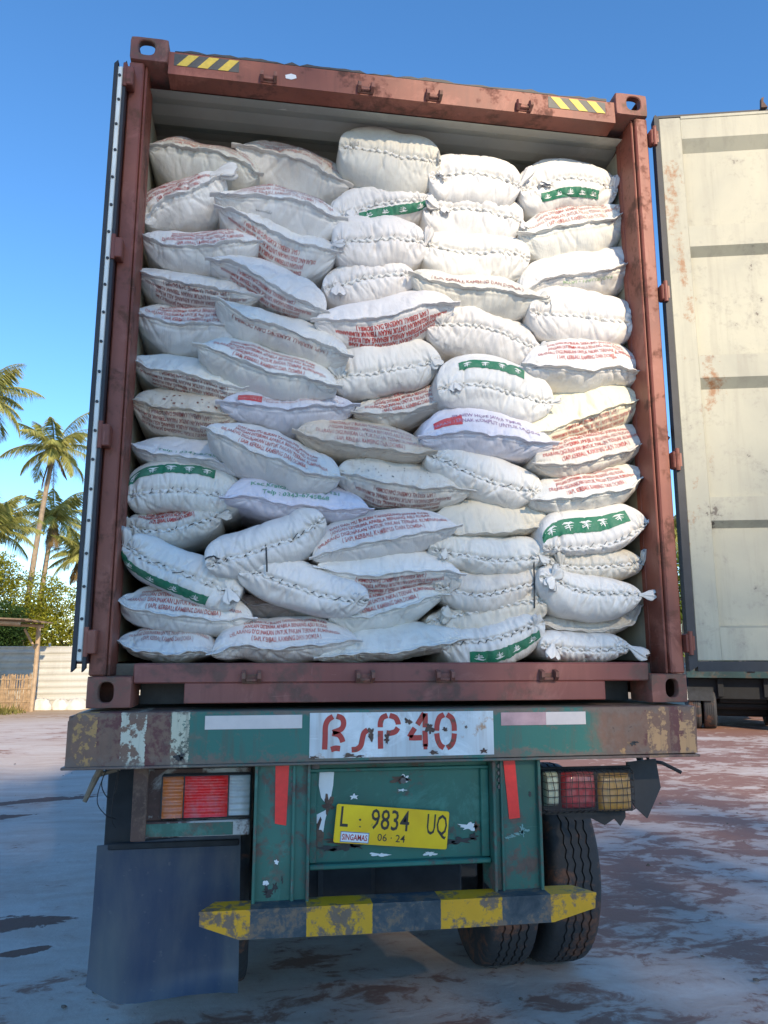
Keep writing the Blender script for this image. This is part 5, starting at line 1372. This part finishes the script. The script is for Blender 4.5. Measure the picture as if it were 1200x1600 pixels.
    b.build('broken_stick', M['wood'], t, smooth=True)
    b = MB()
    b.tube(catmull([(-1.15, .2, -.215), (-1.18, .19, -.30), (-1.15, .2, -.36), (-1.125, .2, -.33), (-1.12, .22, -.24)], 30), .0022, 5)
    b.tube(catmull([(-1.17, .22, -.24), (-1.195, .2, -.36), (-1.16, .2, -.42), (-1.125, .22, -.44)], 30), .0018, 5)
    b.tube(catmull([(-1.118, .2, -.22), (-1.13, .19, -.33), (-1.135, .19, -.43), (-1.12, .2, -.47)], 30), .0018, 5)
    b.build('loose_wire', M['wire'], t, smooth=True)
    # chassis rails, cross members, deck, axles and wheels
    for s in (-1, 1):
        b = MB()
        xa, xb = sorted((s * .36 - .005, s * .36 + .005))
        b.box(xa, xb, .101, 12.0, -.50, -.0225, .002); b.box(s * .36 - .07, s * .36 + .07, .101, 12.0, -.515, -.5005, .002)
        b.build('chassis_rail', M['green_worn'], t)
        b = MB(); b.box(*sorted((s * 1.12, s * 1.20)), .161, 12.0, -.17, -.03, .004)
        b.build('side_rail', M['dark_steel'], t)
    for i in range(12):
        y = .5 + i * 1.0
        b = MB(); b.box(-1.119, 1.119, y, y + .08, -.16, -.03, .003)
        b.build('cross_member', M['dark_steel'], t)
    b = MB(); b.box(-1.20, 1.20, .163, 12.0, -.0222, -.0125, .002)
    b.build('deck', M['dark_steel'], t)
    AZ = GZ + .522
    for k, y in enumerate((1.40, 2.75, 4.10)):
        b = MB(); b.tube([(-.9, y, AZ), (.9, y, AZ)], .065, 12); b.box(-.52, -.40, y - .55, y + .55, AZ + .06, AZ + .16, .01); b.box(.40, .52, y - .55, y + .55, AZ + .06, AZ + .16, .01)
        for s in (-1, 1):
            b.tube([(s * .50, y, AZ), (s * .62, y, AZ)], .20, 20)
        b.build('axle', M['dark_steel'], t, smooth=True)
        for s in (-1, 1):
            wheel(t, s * 1.065, y, AZ, .7 * k + s, s < 0)
            wheel(t, s * .735, y, AZ, 1.9 + .5 * k + s, s < 0)
    b = MB(); b.box(-.35, .35, .5, .52, -1.0, -.40, .01); b.box(-.3, -.05, .45, .499, -.9, -.6, .02)
    b.build('spare_carrier', M['dark_steel'], t)
M['chip_green'] = plain('pale_green_scuff', (.16, .30, .28), .5, 0, .3, 40)
M['lamp_plate'] = paint('chipped_lamp_plate', (.40, .41, .39), rust=(.085, .05, .042), amt=.52, scale=5, rough=.6, dark=.8, seed=22, chips=(.07, .04, .035), chip_amt=.2, streak=.2)
make_trailer()

# ------------------------------------------------------------------ second trailer on the right
def make_second_trailer():
    t = root('parked_trailer', 'empty green trailer chassis parked beyond the open right door', 'trailer', (9.75, 12.5, GZ))
    a = math.radians(62)
    R = Matrix.Translation((9.75, 12.5, 0)) @ Matrix.Rotation(a, 4, 'Z')      # local x runs along the trailer
    def bd(b, name, m, **k):
        b.xf(R); return b.build(name, m, t, **k)
    b = MB(); b.box(0, 9, -1.15, -1.03, -.34, -.12, .01); b.box(0, 9, 1.03, 1.15, -.34, -.12, .01); b.box(-.02, .08, -1.15, 1.15, -.34, -.10, .01)
    bd(b, 'chassis_rail', M['green_dark'])
    b = MB(); b.box(.09, 9, -1.02, 1.02, -.16, -.125, .01)
    bd(b, 'deck', M['dark_steel'])
    for s in (-1, 1):
        for cx in (.72, 2.05):
            b = MB(); th = np.linspace(.25, PI - .25, 18)
            G = np.stack([np.stack([cx + .60 * np.cos(th), np.full(18, y), GZ + .5 + .60 * np.sin(th)], -1) for y in (s * .62, s * 1.16)], 0)
            b.grid(G); G2 = G.copy(); G2[..., 2] -= .012; b.grid(G2, flip=True)
            b.tube([(cx + .6 * math.cos(q), s * 1.16, GZ + .5 + .6 * math.sin(q)) for q in th], .010, 6, mi=1)
            bd(b, 'mudguard', [M['dark_steel'], M['white_bar']], smooth=True, fix=False)
    b = MB(); b.box(.5, 2.3, -.5, .5, -.9, -.35, .03); b.box(.3, .34, -1.12, 1.12, -.8, -.36, .01)
    b.box(2.9, 4.6, -1.1, -.62, -1.02, -.36, .03); b.box(2.9, 4.6, .62, 1.1, -1.02, -.36, .03); b.box(1.0, 1.9, -.55, .55, -1.22, -.36, .05); b.box(3.0, 4.2, -.6, .6, -1.25, -.36, .05)  # boxes added to darken the space under the chassis
    b.box(.2, 8.8, -.52, -.40, -.75, -.35, .01); b.box(.2, 8.8, .40, .52, -.75, -.35, .01)
    for cx in (.72, 2.05, 3.4):
        b.tube([(cx, -1.0, GZ + .52), (cx, 1.0, GZ + .52)], .09, 10)
    bd(b, 'underframe', M['under_shade'])
    b = MB(); b.prism([(1.55, -.32), (1.85, -.32), (1.78, -.18), (1.62, -.18)], (0, -1.152, 0), (1, 0, 0), (0, 0, 1), (0, .001, 0))
    bd(b, 'yellow_marker', M['tape_yellow'])
    for cx in (.72, 2.05):
        for s in (-1, 1):
            for off in (1.02, .70):
                o = wheel(t, 0, 0, 0, 0)
                p = R @ Vector((cx, s * off, GZ + .522))
                o.location = p
                o.rotation_euler = (cx + off * 3, 0, a + (PI / 2 if s < 0 else -PI / 2) * -1)
M['under_shade'] = plain('shade_black_underside', (.007, .008, .010), .8, 0, .4, 8)  # near-black colour stands in for the shade beneath the parked trailer
M['green_dark'] = paint('dark_green_chassis_paint', (.010, .042, .043), rust=(.06, .045, .035), amt=.5, scale=3, seed=33)
make_second_trailer()

# ------------------------------------------------------------------ the sacks
TEXT = {
    'jan': (['DAN DAN ITU BUKAN TANGGUNG JAWAB KAMI', 'JANGAN DITERIMA APABILA BENANG ASLI RUSAK', 'DILARANG DIGUNAKAN UNTUK PAKAN TERNAK RUMINANSIA', '( SAPI, KERBAU, KAMBING DAN DOMBA )'], 'ink_red', .0235, 1.48, .018),
    'jan2': (['DAN DAN ITU BUKAN TANGGUNG JAWAB KAMI', 'JANGAN DITERIMA APABILA BENANG ASLI RUSAK', 'DILARANG DIGUNAKAN UNTUK PAKAN TERNAK RUMINANSIA', '( SAPI, KERBAU, KAMBING DAN DOMBA )'], 'ink_red_bold', .0245, 1.32, .04),
    'jan1': (['( SAPI, KERBAU, KAMBING DAN DOMBA )'], 'ink_brown', .0225, 1.5, .018),
    'telp': (['Telp : 0343-6745868'], 'ink_green', .017, 1.7, .01),
    'kec': (['Kec.Kraton Pasuruan 67151', 'Telp : 0343-6745868'], 'ink_green', .021, 1.8, .02),
    'newh': (['PT NEW HOPE JAWA TIMUR', 'PAKAN TERNAK KOMPLIT UNTUK UNGGAS'], 'ink_purple', .019, 1.7, .015),
    'lilac': (['PAKAN TERNAK KOMPLIT UNTUK UNGGAS', 'JANGAN DITERIMA APABILA BENANG ASLI RUSAK'], 'ink_red_faint', .013, 1.7, .0),
    'green1': (['PASURUAN - JATIM'], 'ink_palegreen', .018, 1.7, .015),
}
FAINT = {(1, 1), (1, 13), (2, 1), (2, 2), (3, 8), (5, 2), (4, 4)}
BROWN = {(1, 6), (1, 7), (2, 5), (3, 9), (1, 4)}
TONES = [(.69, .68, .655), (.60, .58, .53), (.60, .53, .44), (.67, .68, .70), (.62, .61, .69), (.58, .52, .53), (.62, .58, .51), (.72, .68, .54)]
CORDS = ['cord_mid', 'cord_dark', 'cord_grey', 'cord_white']

class Sack:
    def __init__(s, c, r, kind, Y, seam, up, dn, o):
        s.kind, s.Y, s.o = kind, Y, o
        s.rng = np.random.default_rng(c * 100 + r)
        P = catmull(seam, 161)
        d = np.concatenate([[0], np.cumsum(np.linalg.norm(np.diff(P, axis=0), axis=1))])
        s.W = d[-1]
        s.ss = d / s.W * 2 - 1
        s.P = P
        ch = P[-1] - P[0]; th = math.atan2(ch[1], ch[0])
        T = np.gradient(P, axis=0); ta = np.unwrap(np.arctan2(T[:, 1], T[:, 0]))
        ta = th + .45 * (ta - th)
        s.N = np.stack([-np.sin(ta), np.cos(ta)], 1)
        k = max(math.cos(th), .8)
        s.H = {1: up * k * 1.07, -1: dn * k * 1.08}
        p = o.get('p', 4.0) if kind == 'T' else o.get('p', 2.45)
        s.p = p
        s.q = 2.3 if kind == 'T' else 1.65
        s.D0 = (.12 if kind == 'T' else .150) * (.8 + .4 * s.rng.random())
        s.sk = {1: o.get('sku', 0), -1: o.get('skd', 0)}
        s.waves = [(s.rng.normal(size=2) * f, s.rng.random() * 6.28, a) for f, a in ((9, .0055), (14, .004), (22, .0026), (33, .0016), (48, .0010), (11, .0045), (27, .0022))]
        s.creases = [(s.rng.uniform(-.9, .9), s.rng.uniform(-.6, .6), s.rng.uniform(.0045, .013), s.rng.uniform(.002, .0080), s.rng.uniform(.0, .07), s.rng.uniform(.03, .08)) for _ in range(20 if kind == 'S' else 26)]
        s.folds = [(s.rng.uniform(14, 34), s.rng.uniform(-22, 22), s.rng.random() * 6.28, s.rng.uniform(.5, 1.6), s.rng.uniform(.0025, .0055), s.rng.uniform(5, 13)) for _ in range(4)]
        s.pl = (s.rng.uniform(30, 38), s.rng.random() * 6.28, s.rng.random() * 6.28)
    def base(s, u):
        x = np.interp(u, s.ss, s.P[:, 0]); z = np.interp(u, s.ss, s.P[:, 1])
        nx = np.interp(u, s.ss, s.N[:, 0]); nz = np.interp(u, s.ss, s.N[:, 1])
        return x, z, nx, nz
    def arc(s, sg):
        h = s.H[sg]
        return 1.11 * PI / 2 * math.sqrt((h * h + s.D0 ** 2) / 2)
    def surf(s, u, a, sg):
        """u across (-1..1), a: 0 seam .. 1 full height .. 2 far end; sg +1 upper, -1 lower half"""
        u, a = np.broadcast_arrays(np.asarray(u, float), np.asarray(a, float))
        uc = np.clip(u, -1, 1)
        x, z, nx, nz = s.base(uc)
        us = uc + s.sk[sg] * (uc * uc - 1)
        us = np.clip(us, -1, 1)
        f = np.clip(1 - np.abs(us) ** s.p, 0, 1)
        h = s.H[sg] * f ** (1 / s.q)
        dd = s.D0 * (.22 + .78 * (1 - np.abs(uc) ** (4 if s.kind == 'T' else 2.4)))
        fr = np.clip(a, 0, 1); ang = fr * PI / 2
        bk = np.clip(a - 1, 0, 1)
        fb = np.clip(1 - np.abs(us) ** (s.p + 2 * bk), 0, 1)
        hb = s.H[sg] * fb ** (1 / (s.q + bk))
        zz = np.where(a <= 1, h * np.sin(ang) ** (.82 if s.kind == 'T' else .95), hb * (1 - bk ** 5) ** .5)
        yy = dd * (1 - np.cos(ang)) ** (1.0 if s.kind == 'T' else .72) + bk * .62
        v = fr * s.arc(sg)
        U = u * s.W / 2
        # cloth: broad lumps, creases, gathers at a tied seam
        disp = 0
        for k, ph, am in s.waves:
            disp = disp + am * np.sin(k[0] * U + k[1] * (v * sg + bk * .5) + ph + 1.2 * np.sin(7 * U + ph))
        for cu, sl, wd, am, vc, vl in s.creases:
            dist = U - cu * s.W / 2 - sl * v
            disp = disp - am * np.exp(-(dist / wd) ** 2) * np.exp(-((v - vc) / vl) ** 2)
        for ka, kb, ph, wa, am, mk in s.folds:
            g = 1 - np.abs(np.sin(ka * U + kb * v * sg + ph + wa * np.sin(8 * U + 14 * v + ph)))
            disp = disp - am * g ** 7 * np.clip(np.sin(mk * U + 11 * v * sg + ph * 2) + .25, 0, 1)
        if s.kind == 'T':
            ph = s.pl[0] * U * 2 * PI / 1.0 + s.pl[1] + 2.2 * np.sin(9 * U + s.pl[2]) + sg * 1.0 + v * 14 * np.sin(5 * U + s.pl[2])
            env = np.exp(-v / .045) * (.25 + .9 * np.abs(np.sin(8 * U + s.pl[1]) * np.sin(19 * U + s.pl[2])))
            disp = disp + .0062 * np.sin(ph) * np.abs(np.sin(ph * .5 + s.pl[2])) ** .5 * env * np.clip(v / .006, .3, 1)
            disp = disp - .014 * np.exp(-(v / .010) ** 2)
            # folds fanning from the tied corners
            for e in (-1, 1):
                w = np.exp(-((uc - e * .82) / .22) ** 2)
                disp = disp + .006 * w * np.sin(np.arctan2(v + .01, (U - e * .82 * s.W / 2)) * 11 + e + sg) * np.exp(-v / .09)
        else:
            ph = 60 * U + 3 * np.sin(17 * U + s.pl[1])
            disp = disp + .0022 * np.sin(ph * 3.1 + sg) * np.exp(-v / .022)
            disp = disp + .0030 * np.exp(-((v - .016) / .0042) ** 2) - .0045 * np.exp(-((v - .0285) / .006) ** 2) * (.6 + .4 * np.sin(13 * U + s.pl[2]))
            e = np.exp(-((1 - np.abs(uc)) / .16) ** 2)
            disp = disp + .005 * e * np.sin(v * 120 * 1.0 + 40 * U + s.pl[1]) * np.exp(-v / .08)
        fade = np.clip((1 - np.abs(uc)) / .06, 0, 1) ** .5
        disp = disp * (.25 + .75 * fade)
        ny = -np.cos(ang) * (a <= 1)
        nn = np.sin(np.clip(ang, .0, PI / 2))
        zz = zz + disp * nn * .85
        yy = yy + disp * ny
        # the mouth line itself wanders slightly in depth
        y0 = s.Y + .006 * np.sin(8 * U + s.pl[2]) + .012 * np.abs(uc) ** 3
        return np.stack([x + nx * zz * sg, y0 + yy, z + nz * zz * sg], -1)
    def at(s, u, v, sg, lift=.002):
        """points on the cloth a distance v (m) from the seam, lifted off it a little"""
        a = np.asarray(v, float) / s.arc(sg)
        p = s.surf(u, a, sg)
        e = .004
        du = s.surf(np.asarray(u) + e, a, sg) - s.surf(np.asarray(u) - e, a, sg)
        dv = s.surf(u, a + e, sg) - s.surf(u, a - e, sg)
        n = np.cross(du, dv)
        n /= np.linalg.norm(n, axis=-1)[..., None] + 1e-12
        n *= np.where((n[..., 1:2] > 0), -1, 1)
        return p + n * lift

def stroke_uv(pts, w, n=10):
    P = catmull(pts, n) if len(pts) > 2 else np.array(pts, float)
    T = np.gradient(P, axis=0); T /= np.linalg.norm(T, axis=1)[:, None] + 1e-9
    N = np.stack([-T[:, 1], T[:, 0]], 1)
    k = np.linspace(0, 1, len(P))[:, None]
    ww = w * (1 - .7 * k)
    return P + N * ww / 2, P - N * ww / 2

def emblem(kind=0):
    """small white palm mark printed on the green bands, unit size"""
    S = []
    for a, L in ((-1.25, .62), (-.72, .68), (-.2, .60), (.2, .60), (.72, .68), (1.25, .62)):
        S.append(([(0, .18), (math.sin(a) * L * .55, .18 + math.cos(a) * L * .42), (math.sin(a) * L, .18 + math.cos(a) * L * .25)], .17))
    S += [([(-.42, -.12), (0, -.02), (.42, -.12)], .14), ([(-.34, -.34), (0, -.22), (.34, -.34)], .13), ([(0, .1), (.02, -.3), (0, -.62)], .16)]
    return S

def make_sack(c, r, kind, Y, seam, up, dn, o, label):
    s = Sack(c, r, kind, Y, seam, up, dn, o)
    ns = 170 if kind == 'T' else 140
    u = np.sin(np.linspace(-1, 1, ns) * PI / 2 * .92) / math.sin(PI / 2 * .92)
    a = np.concatenate([np.linspace(0, 1, 27) ** 1.45, [1.08, 1.2, 1.4, 1.65, 1.85, 1.95, 2.0]])
    mats = [M['fabric']]
    mid = {}
    def mi(k):
        if k not in mid:
            mid[k] = len(mats); mats.append(M[k])
        return mid[k]
    mb = MB(); UV = []
    for sg in (1, -1):
        G = s.surf(u[:, None], a[None, :], sg)
        if sg > 0:
            fl = True
        mb.grid(G, 0, flip=(sg > 0))
        V = np.stack([np.repeat((u * s.W / 2)[:, None], len(a), 1), np.repeat((np.minimum(a, 1) * s.arc(sg) + np.clip(a - 1, 0, 1) * .6)[None] * sg, ns, 0)], -1)
        UV.append(V.reshape(-1, 2))
    nbody = mb.n
    R = s.rng
    if kind == 'S':
        # the sewn flap that stands out along the seam
        m = 90; uu = np.linspace(-1, 1, m)
        p0 = s.surf(uu, 0.0, 1)
        _, _, nx, nz = s.base(uu)
        wv = .0045 * np.sin(uu * 9 + s.pl[1]) + .003 * np.sin(uu * 23 + s.pl[2])
        wid = .021 + .004 * np.sin(uu * 6 + s.pl[2])
        ext = np.stack([np.sign(uu) * np.clip(np.abs(uu) - .93, 0, 1) * .28, 0 * uu, 0 * uu], -1)
        def off(p, dy, dn_):
            return p + np.stack([nx * dn_, dy + 0 * nx, nz * dn_], -1) + ext
        rows = [off(p0, .006 + 0 * uu, .006 + 0 * uu), off(p0, -.008 + 0 * uu, .0055 + wv * .5), off(p0, -wid, .0035 + wv), off(p0, -wid - .001, -.0005 + wv), off(p0, -.008 + 0 * uu, -.0015 + wv * .5), off(p0, .006 + 0 * uu, -.004 + 0 * uu)]
        G = np.stack(rows, 1)
        mb.grid(G)
        UV.append(np.stack([np.repeat((uu * s.W / 2)[:, None], 6, 1), np.repeat(np.linspace(-.02, .02, 6)[None], m, 0)], -1).reshape(-1, 2))
    def tuft(pos, d, L, w, seed):
        rr = np.random.default_rng(seed)
        d = np.array(d, float); d /= np.linalg.norm(d)
        side = np.cross(d, (0, 1.0, 0)); side /= np.linalg.norm(side)
        fwd = np.cross(side, d)
        n, m = 28, 9
        th = np.arange(n) * 2 * PI / n
        t = np.linspace(0, 1, m)
        prof = np.interp(t, [0, .18, .55, .85, 1], [.35, .30, .85, 1.0, .72]) * w
        pl = 1 + .30 * np.sin(5 * th[:, None] + seed + t[None] * 1.5) + .15 * np.sin(9 * th[:, None] + 2 * seed)
        flat = .38
        bend = rr.normal() * .25
        X = np.cos(th)[:, None] * prof[None] * pl; Z = np.sin(th)[:, None] * prof[None] * pl * flat
        ax = (t * L - .012)[None] * np.ones((n, 1)) + .008 * np.sin(3 * th[:, None] + seed) * t[None] ** 2
        P = np.array(pos) + d * ax[..., None] + side * (X + bend * w * t[None] ** 2)[..., None] + fwd * Z[..., None] + np.array((0, -.4, 0)) * (t[None] * L * .25)[..., None]
        mb.grid(P, closed_u=True)
        mb.add(P[:, -1], [tuple(range(n))])
        for _ in range(2):
            pass
        UV.append(np.stack([np.repeat((th * w)[:, None], m, 1), np.repeat((t * L)[None], n, 0)], -1).reshape(-1, 2))
        UV.append(np.stack([np.cos(th) * w, np.sin(th) * w], -1))
    for k, (e, dx, dz, L, w) in enumerate(o.get('tuft', [])):
        pos = s.surf(np.array([e * .985]), np.array([.02]), 1)[0] + np.array((0, -.010, 0))
        tuft(pos, (dx, -.25, dz), L * 1.1, w, c * 31 + r * 7 + k)
    if o.get('ear'):
        e = .97
        pos = s.surf(np.array([e]), np.array([.03]), 1)[0] + np.array((.0, -.004, 0))
        tuft(pos, (.9, -.15, .35), .045, .024, c * 17 + r)
    if o.get('fold'):
        pos = s.surf(np.array([.80]), np.array([.25]), 1)[0]
        tuft(pos, (.95, -.3, .1), .125, .040, 5)
    # ---- printing
    def print_text(spec, sg):
        key, wf, v0 = spec
        lines, ik, hgt, sp, bold = TEXT[key]
        if (c, r) in FAINT and key == 'jan': ik = 'ink_red_faint'
        if (c, r) in BROWN and key == 'jan': ik = 'ink_brown'
        room = s.arc(sg) * .98 - v0
        L = len(lines)
        while L > 1 and room < ((L - 1) * sp + 1) * hgt * .92:
            L -= 1
        V, F = text2d(lines[-L:], sp, bold, .60)
        wmax = V[:, 0].max() - V[:, 0].min()
        full = text2d(lines, sp, bold, .60)[0]; wmax = full[:, 0].max() - full[:, 0].min()
        k = wf * s.W / wmax
        jit = .04 * R.normal()
        uu = V[:, 0] * k / (s.W / 2) + jit
        vv = v0 + V[:, 1] * hgt
        if sg < 0:
            uu = -uu
        ok = (np.abs(uu) < .97) & (vv < s.arc(sg) * 1.15)
        P = s.at(np.clip(uu, -.99, .99), vv, sg, .0022)
        F = [f for f in F if all(ok[i] for i in f)]
        mb.add(P, F, mi(ik)); UV.append(V * .01)
    if 'tu' in o: print_text(o['tu'], 1)
    if 'td' in o: print_text(o['td'], -1)
    def patch(u0, u1, v0, v1, sg, m, lift=.0018, nu=30, nv=8):
        uu, vv = np.meshgrid(np.linspace(u0, u1, nu), np.linspace(v0, v1, nv), indexing='ij')
        mb.grid(s.at(uu, vv, sg, lift), mi(m), flip=(sg > 0)); UV.append(np.stack([uu, vv], -1).reshape(-1, 2))
    if 'patch' in o:
        u0, u1, v0, v1 = o['patch']; patch(u0, u1, v0, v1, 1, 'patch_red')
    for key, sg in (('bu', 1), ('bd', -1)):
        if key in o:
            u0, u1, v0, v1, cnt = o[key]
            patch(u0, u1, v0, v1, sg, 'band_green', .0026, 90, 12)
            hh = (v1 - v0) * .50; uc = np.linspace(u0, u1, cnt + 1); uc = (uc[1:] + uc[:-1]) / 2
            for q in uc:
                for pts, w in emblem():
                    A, Bq = stroke_uv(pts, w)
                    V = np.concatenate([A, Bq]); m = len(A)
                    uu = q + V[:, 0] * hh * 1.35 / (s.W / 2) * sg; vv = (v0 + v1) / 2 + V[:, 1] * hh * 1.05
                    mb.add(s.at(uu, vv, sg, .0040), [(i, i + 1, m + i + 1, m + i) for i in range(m - 1)], mi('band_white')); UV.append(V * .01)
    if o.get('scrib'):
        for k in range(7):
            A, Bq = stroke_uv([(-.02 + k * .011, R.uniform(-.006, .004)), (-.016 + k * .011, R.uniform(.004, .012)), (-.008 + k * .011, R.uniform(-.008, .002))], .0028, 6)
            V = np.concatenate([A, Bq]); m = len(A)
            mb.add(s.at(-.30 + V[:, 0] / (s.W / 2), .075 + V[:, 1], -1, .002), [(i, i + 1, m + i + 1, m + i) for i in range(m - 1)], mi('ink_black')); UV.append(V)
    if o.get('speck') or o.get('mud') or o.get('scribd'):
        for k in range(26 if o.get('speck') else 16 if o.get('mud') else 5):
            cu, cv = R.uniform(-.7, .6), R.uniform(.03, .11)
            if o.get('scribd'): cu, cv = .1 + .03 * k, .075
            n = 9; th = np.arange(n) * 2 * PI / n; rad = R.uniform(.0010, .007 if o.get('mud') else .0035) ** 1.0 * (1 + .4 * R.normal(size=n) * .6)
            V = np.stack([cu + rad * np.cos(th) / (s.W / 2), cv + rad * np.sin(th)], -1)
            mb.add(s.at(V[:, 0], V[:, 1], -1 if o.get('scribd') else 1, .002), [tuple(range(n))], mi('mud_red' if o.get('mud') else 'ink_black')); UV.append(V)
    ctr = np.array((float(s.P[:, 0].mean()), Y + .3, float(s.P[:, 1].min() - s.H[-1] * .8)))
    mb.v = [tuple(np.array(p) - ctr) for p in mb.v]
    ob = mb.build('feed_sack', mats, None, smooth='all', fix=False)
    ob.location = ctr
    uvs = np.concatenate(UV)
    me = ob.data
    lay = me.uv_layers.new(name='UVMap')
    li = np.empty(len(me.loops), np.int32); me.loops.foreach_get('vertex_index', li)
    lay.data.foreach_set('uv', uvs[li].ravel().astype(np.float32))
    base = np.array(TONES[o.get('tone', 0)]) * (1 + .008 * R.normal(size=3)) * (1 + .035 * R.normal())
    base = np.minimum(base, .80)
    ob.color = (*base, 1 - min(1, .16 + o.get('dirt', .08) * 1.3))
    tag(ob, label, 'sack', 'feed sacks stacked in the container')
    if kind == 'T':
        cb = MB(); cm = M[CORDS[o.get('cord', 2)]]
        m = 220; uu = np.linspace(-.93, .93, m)
        U = uu * s.W / 2
        # slanting stitches across the gathered edge, unevenly spaced
        k0 = -.93
        while k0 < .92:
            k1 = min(.95, k0 + R.uniform(.026, .044) * 2 / s.W * R.choice([.55, .8, 1.0]))
            q = np.linspace(0, 1, 5)
            vv = (q - .5) * R.uniform(.016, .024)
            pp = np.stack([s.at(np.array([k0 + (k1 - k0) * a_]), np.array([abs(b_)]), 1 if b_ > 0 else -1, .0058)[0] for a_, b_ in zip(q, vv)])
            cb.tube(pp, .0016 if o.get('cord', 2) > 1 else .0019, 5)
            k0 += R.uniform(.030, .085) * 2 / s.W
        # the rolled, gathered cloth edge beside the cord is a thicker twisted strand
        tw = np.stack([0 * U, .0035 * np.cos(U * 170), .0045 * np.sin(U * 170)], -1)
        P2 = s.surf(uu, 0.0, 1) + np.array((0, -.002, 0)) + tw
        sb = MB(); rad = .0062 * (1 + .28 * np.sin(U * 175 + 4 * np.sin(U * 14) + 1) + .15 * np.sin(U * 61))
        sb.tube(P2, rad, 8)
        e = sb.build('rolled_edge', M['roll'], None, smooth='all'); put(e, ob)
        hb = MB()
        if o.get('hang'):
            p = s.surf(np.array([-.05]), np.array([0.0]), 1)[0] + np.array((0, -.012, 0)); hb.tube([p, p + np.array((.004, -.01, -.06)), p + np.array((.006, 0, -.10))], .0035, 6)
            q = s.at(np.linspace(-.97, -.76, 12), np.linspace(.075, .004, 12), 1, .004); hb.tube(q, .0035, 6)
        if o.get('hang2'):
            p = s.surf(np.array([.72]), np.array([0.0]), 1)[0] + np.array((0, -.012, 0)); hb.tube(catmull([p + np.array((.02, 0, .16)), p + np.array((-.005, -.02, .10)), p, p + np.array((-.004, 0, -.11))], 24), .0035, 6)
        if o.get('hang3'):
            p = s.surf(np.array([.80]), np.array([.02]), -1)[0] + np.array((0, -.012, 0)); hb.tube(catmull([p, p + np.array((.03, -.03, -.03)), p + np.array((.068, -.03, -.09)), p + np.array((.075, -.02, -.14))], 24), .0032, 6)
            q = s.at(np.linspace(-.64, -.62, 12), np.linspace(.085, .0, 12), 1, .004); hb.tube(q, .0028, 6)
        if o.get('tie'):
            p = s.surf(np.array([.93]), np.array([.05]), 1)[0] + np.array((0, -.012, 0)); hb.tube([p + np.array((0, 0, -.03)), p, p + np.array((.004, 0, .035))], .005, 6)
        if hb.n:
            o3 = hb.build('loose_string', cm, None, smooth='all'); put(o3, ob)
        o2 = cb.build('seam_cord', cm, None, smooth='all'); put(o2, ob)
    return ob
M['roll'] = plain('gathered_sack_edge', (.66, .655, .63), .65, 0, .25, 60, bmp=.4)

for row in SACKS:
    make_sack(*row)
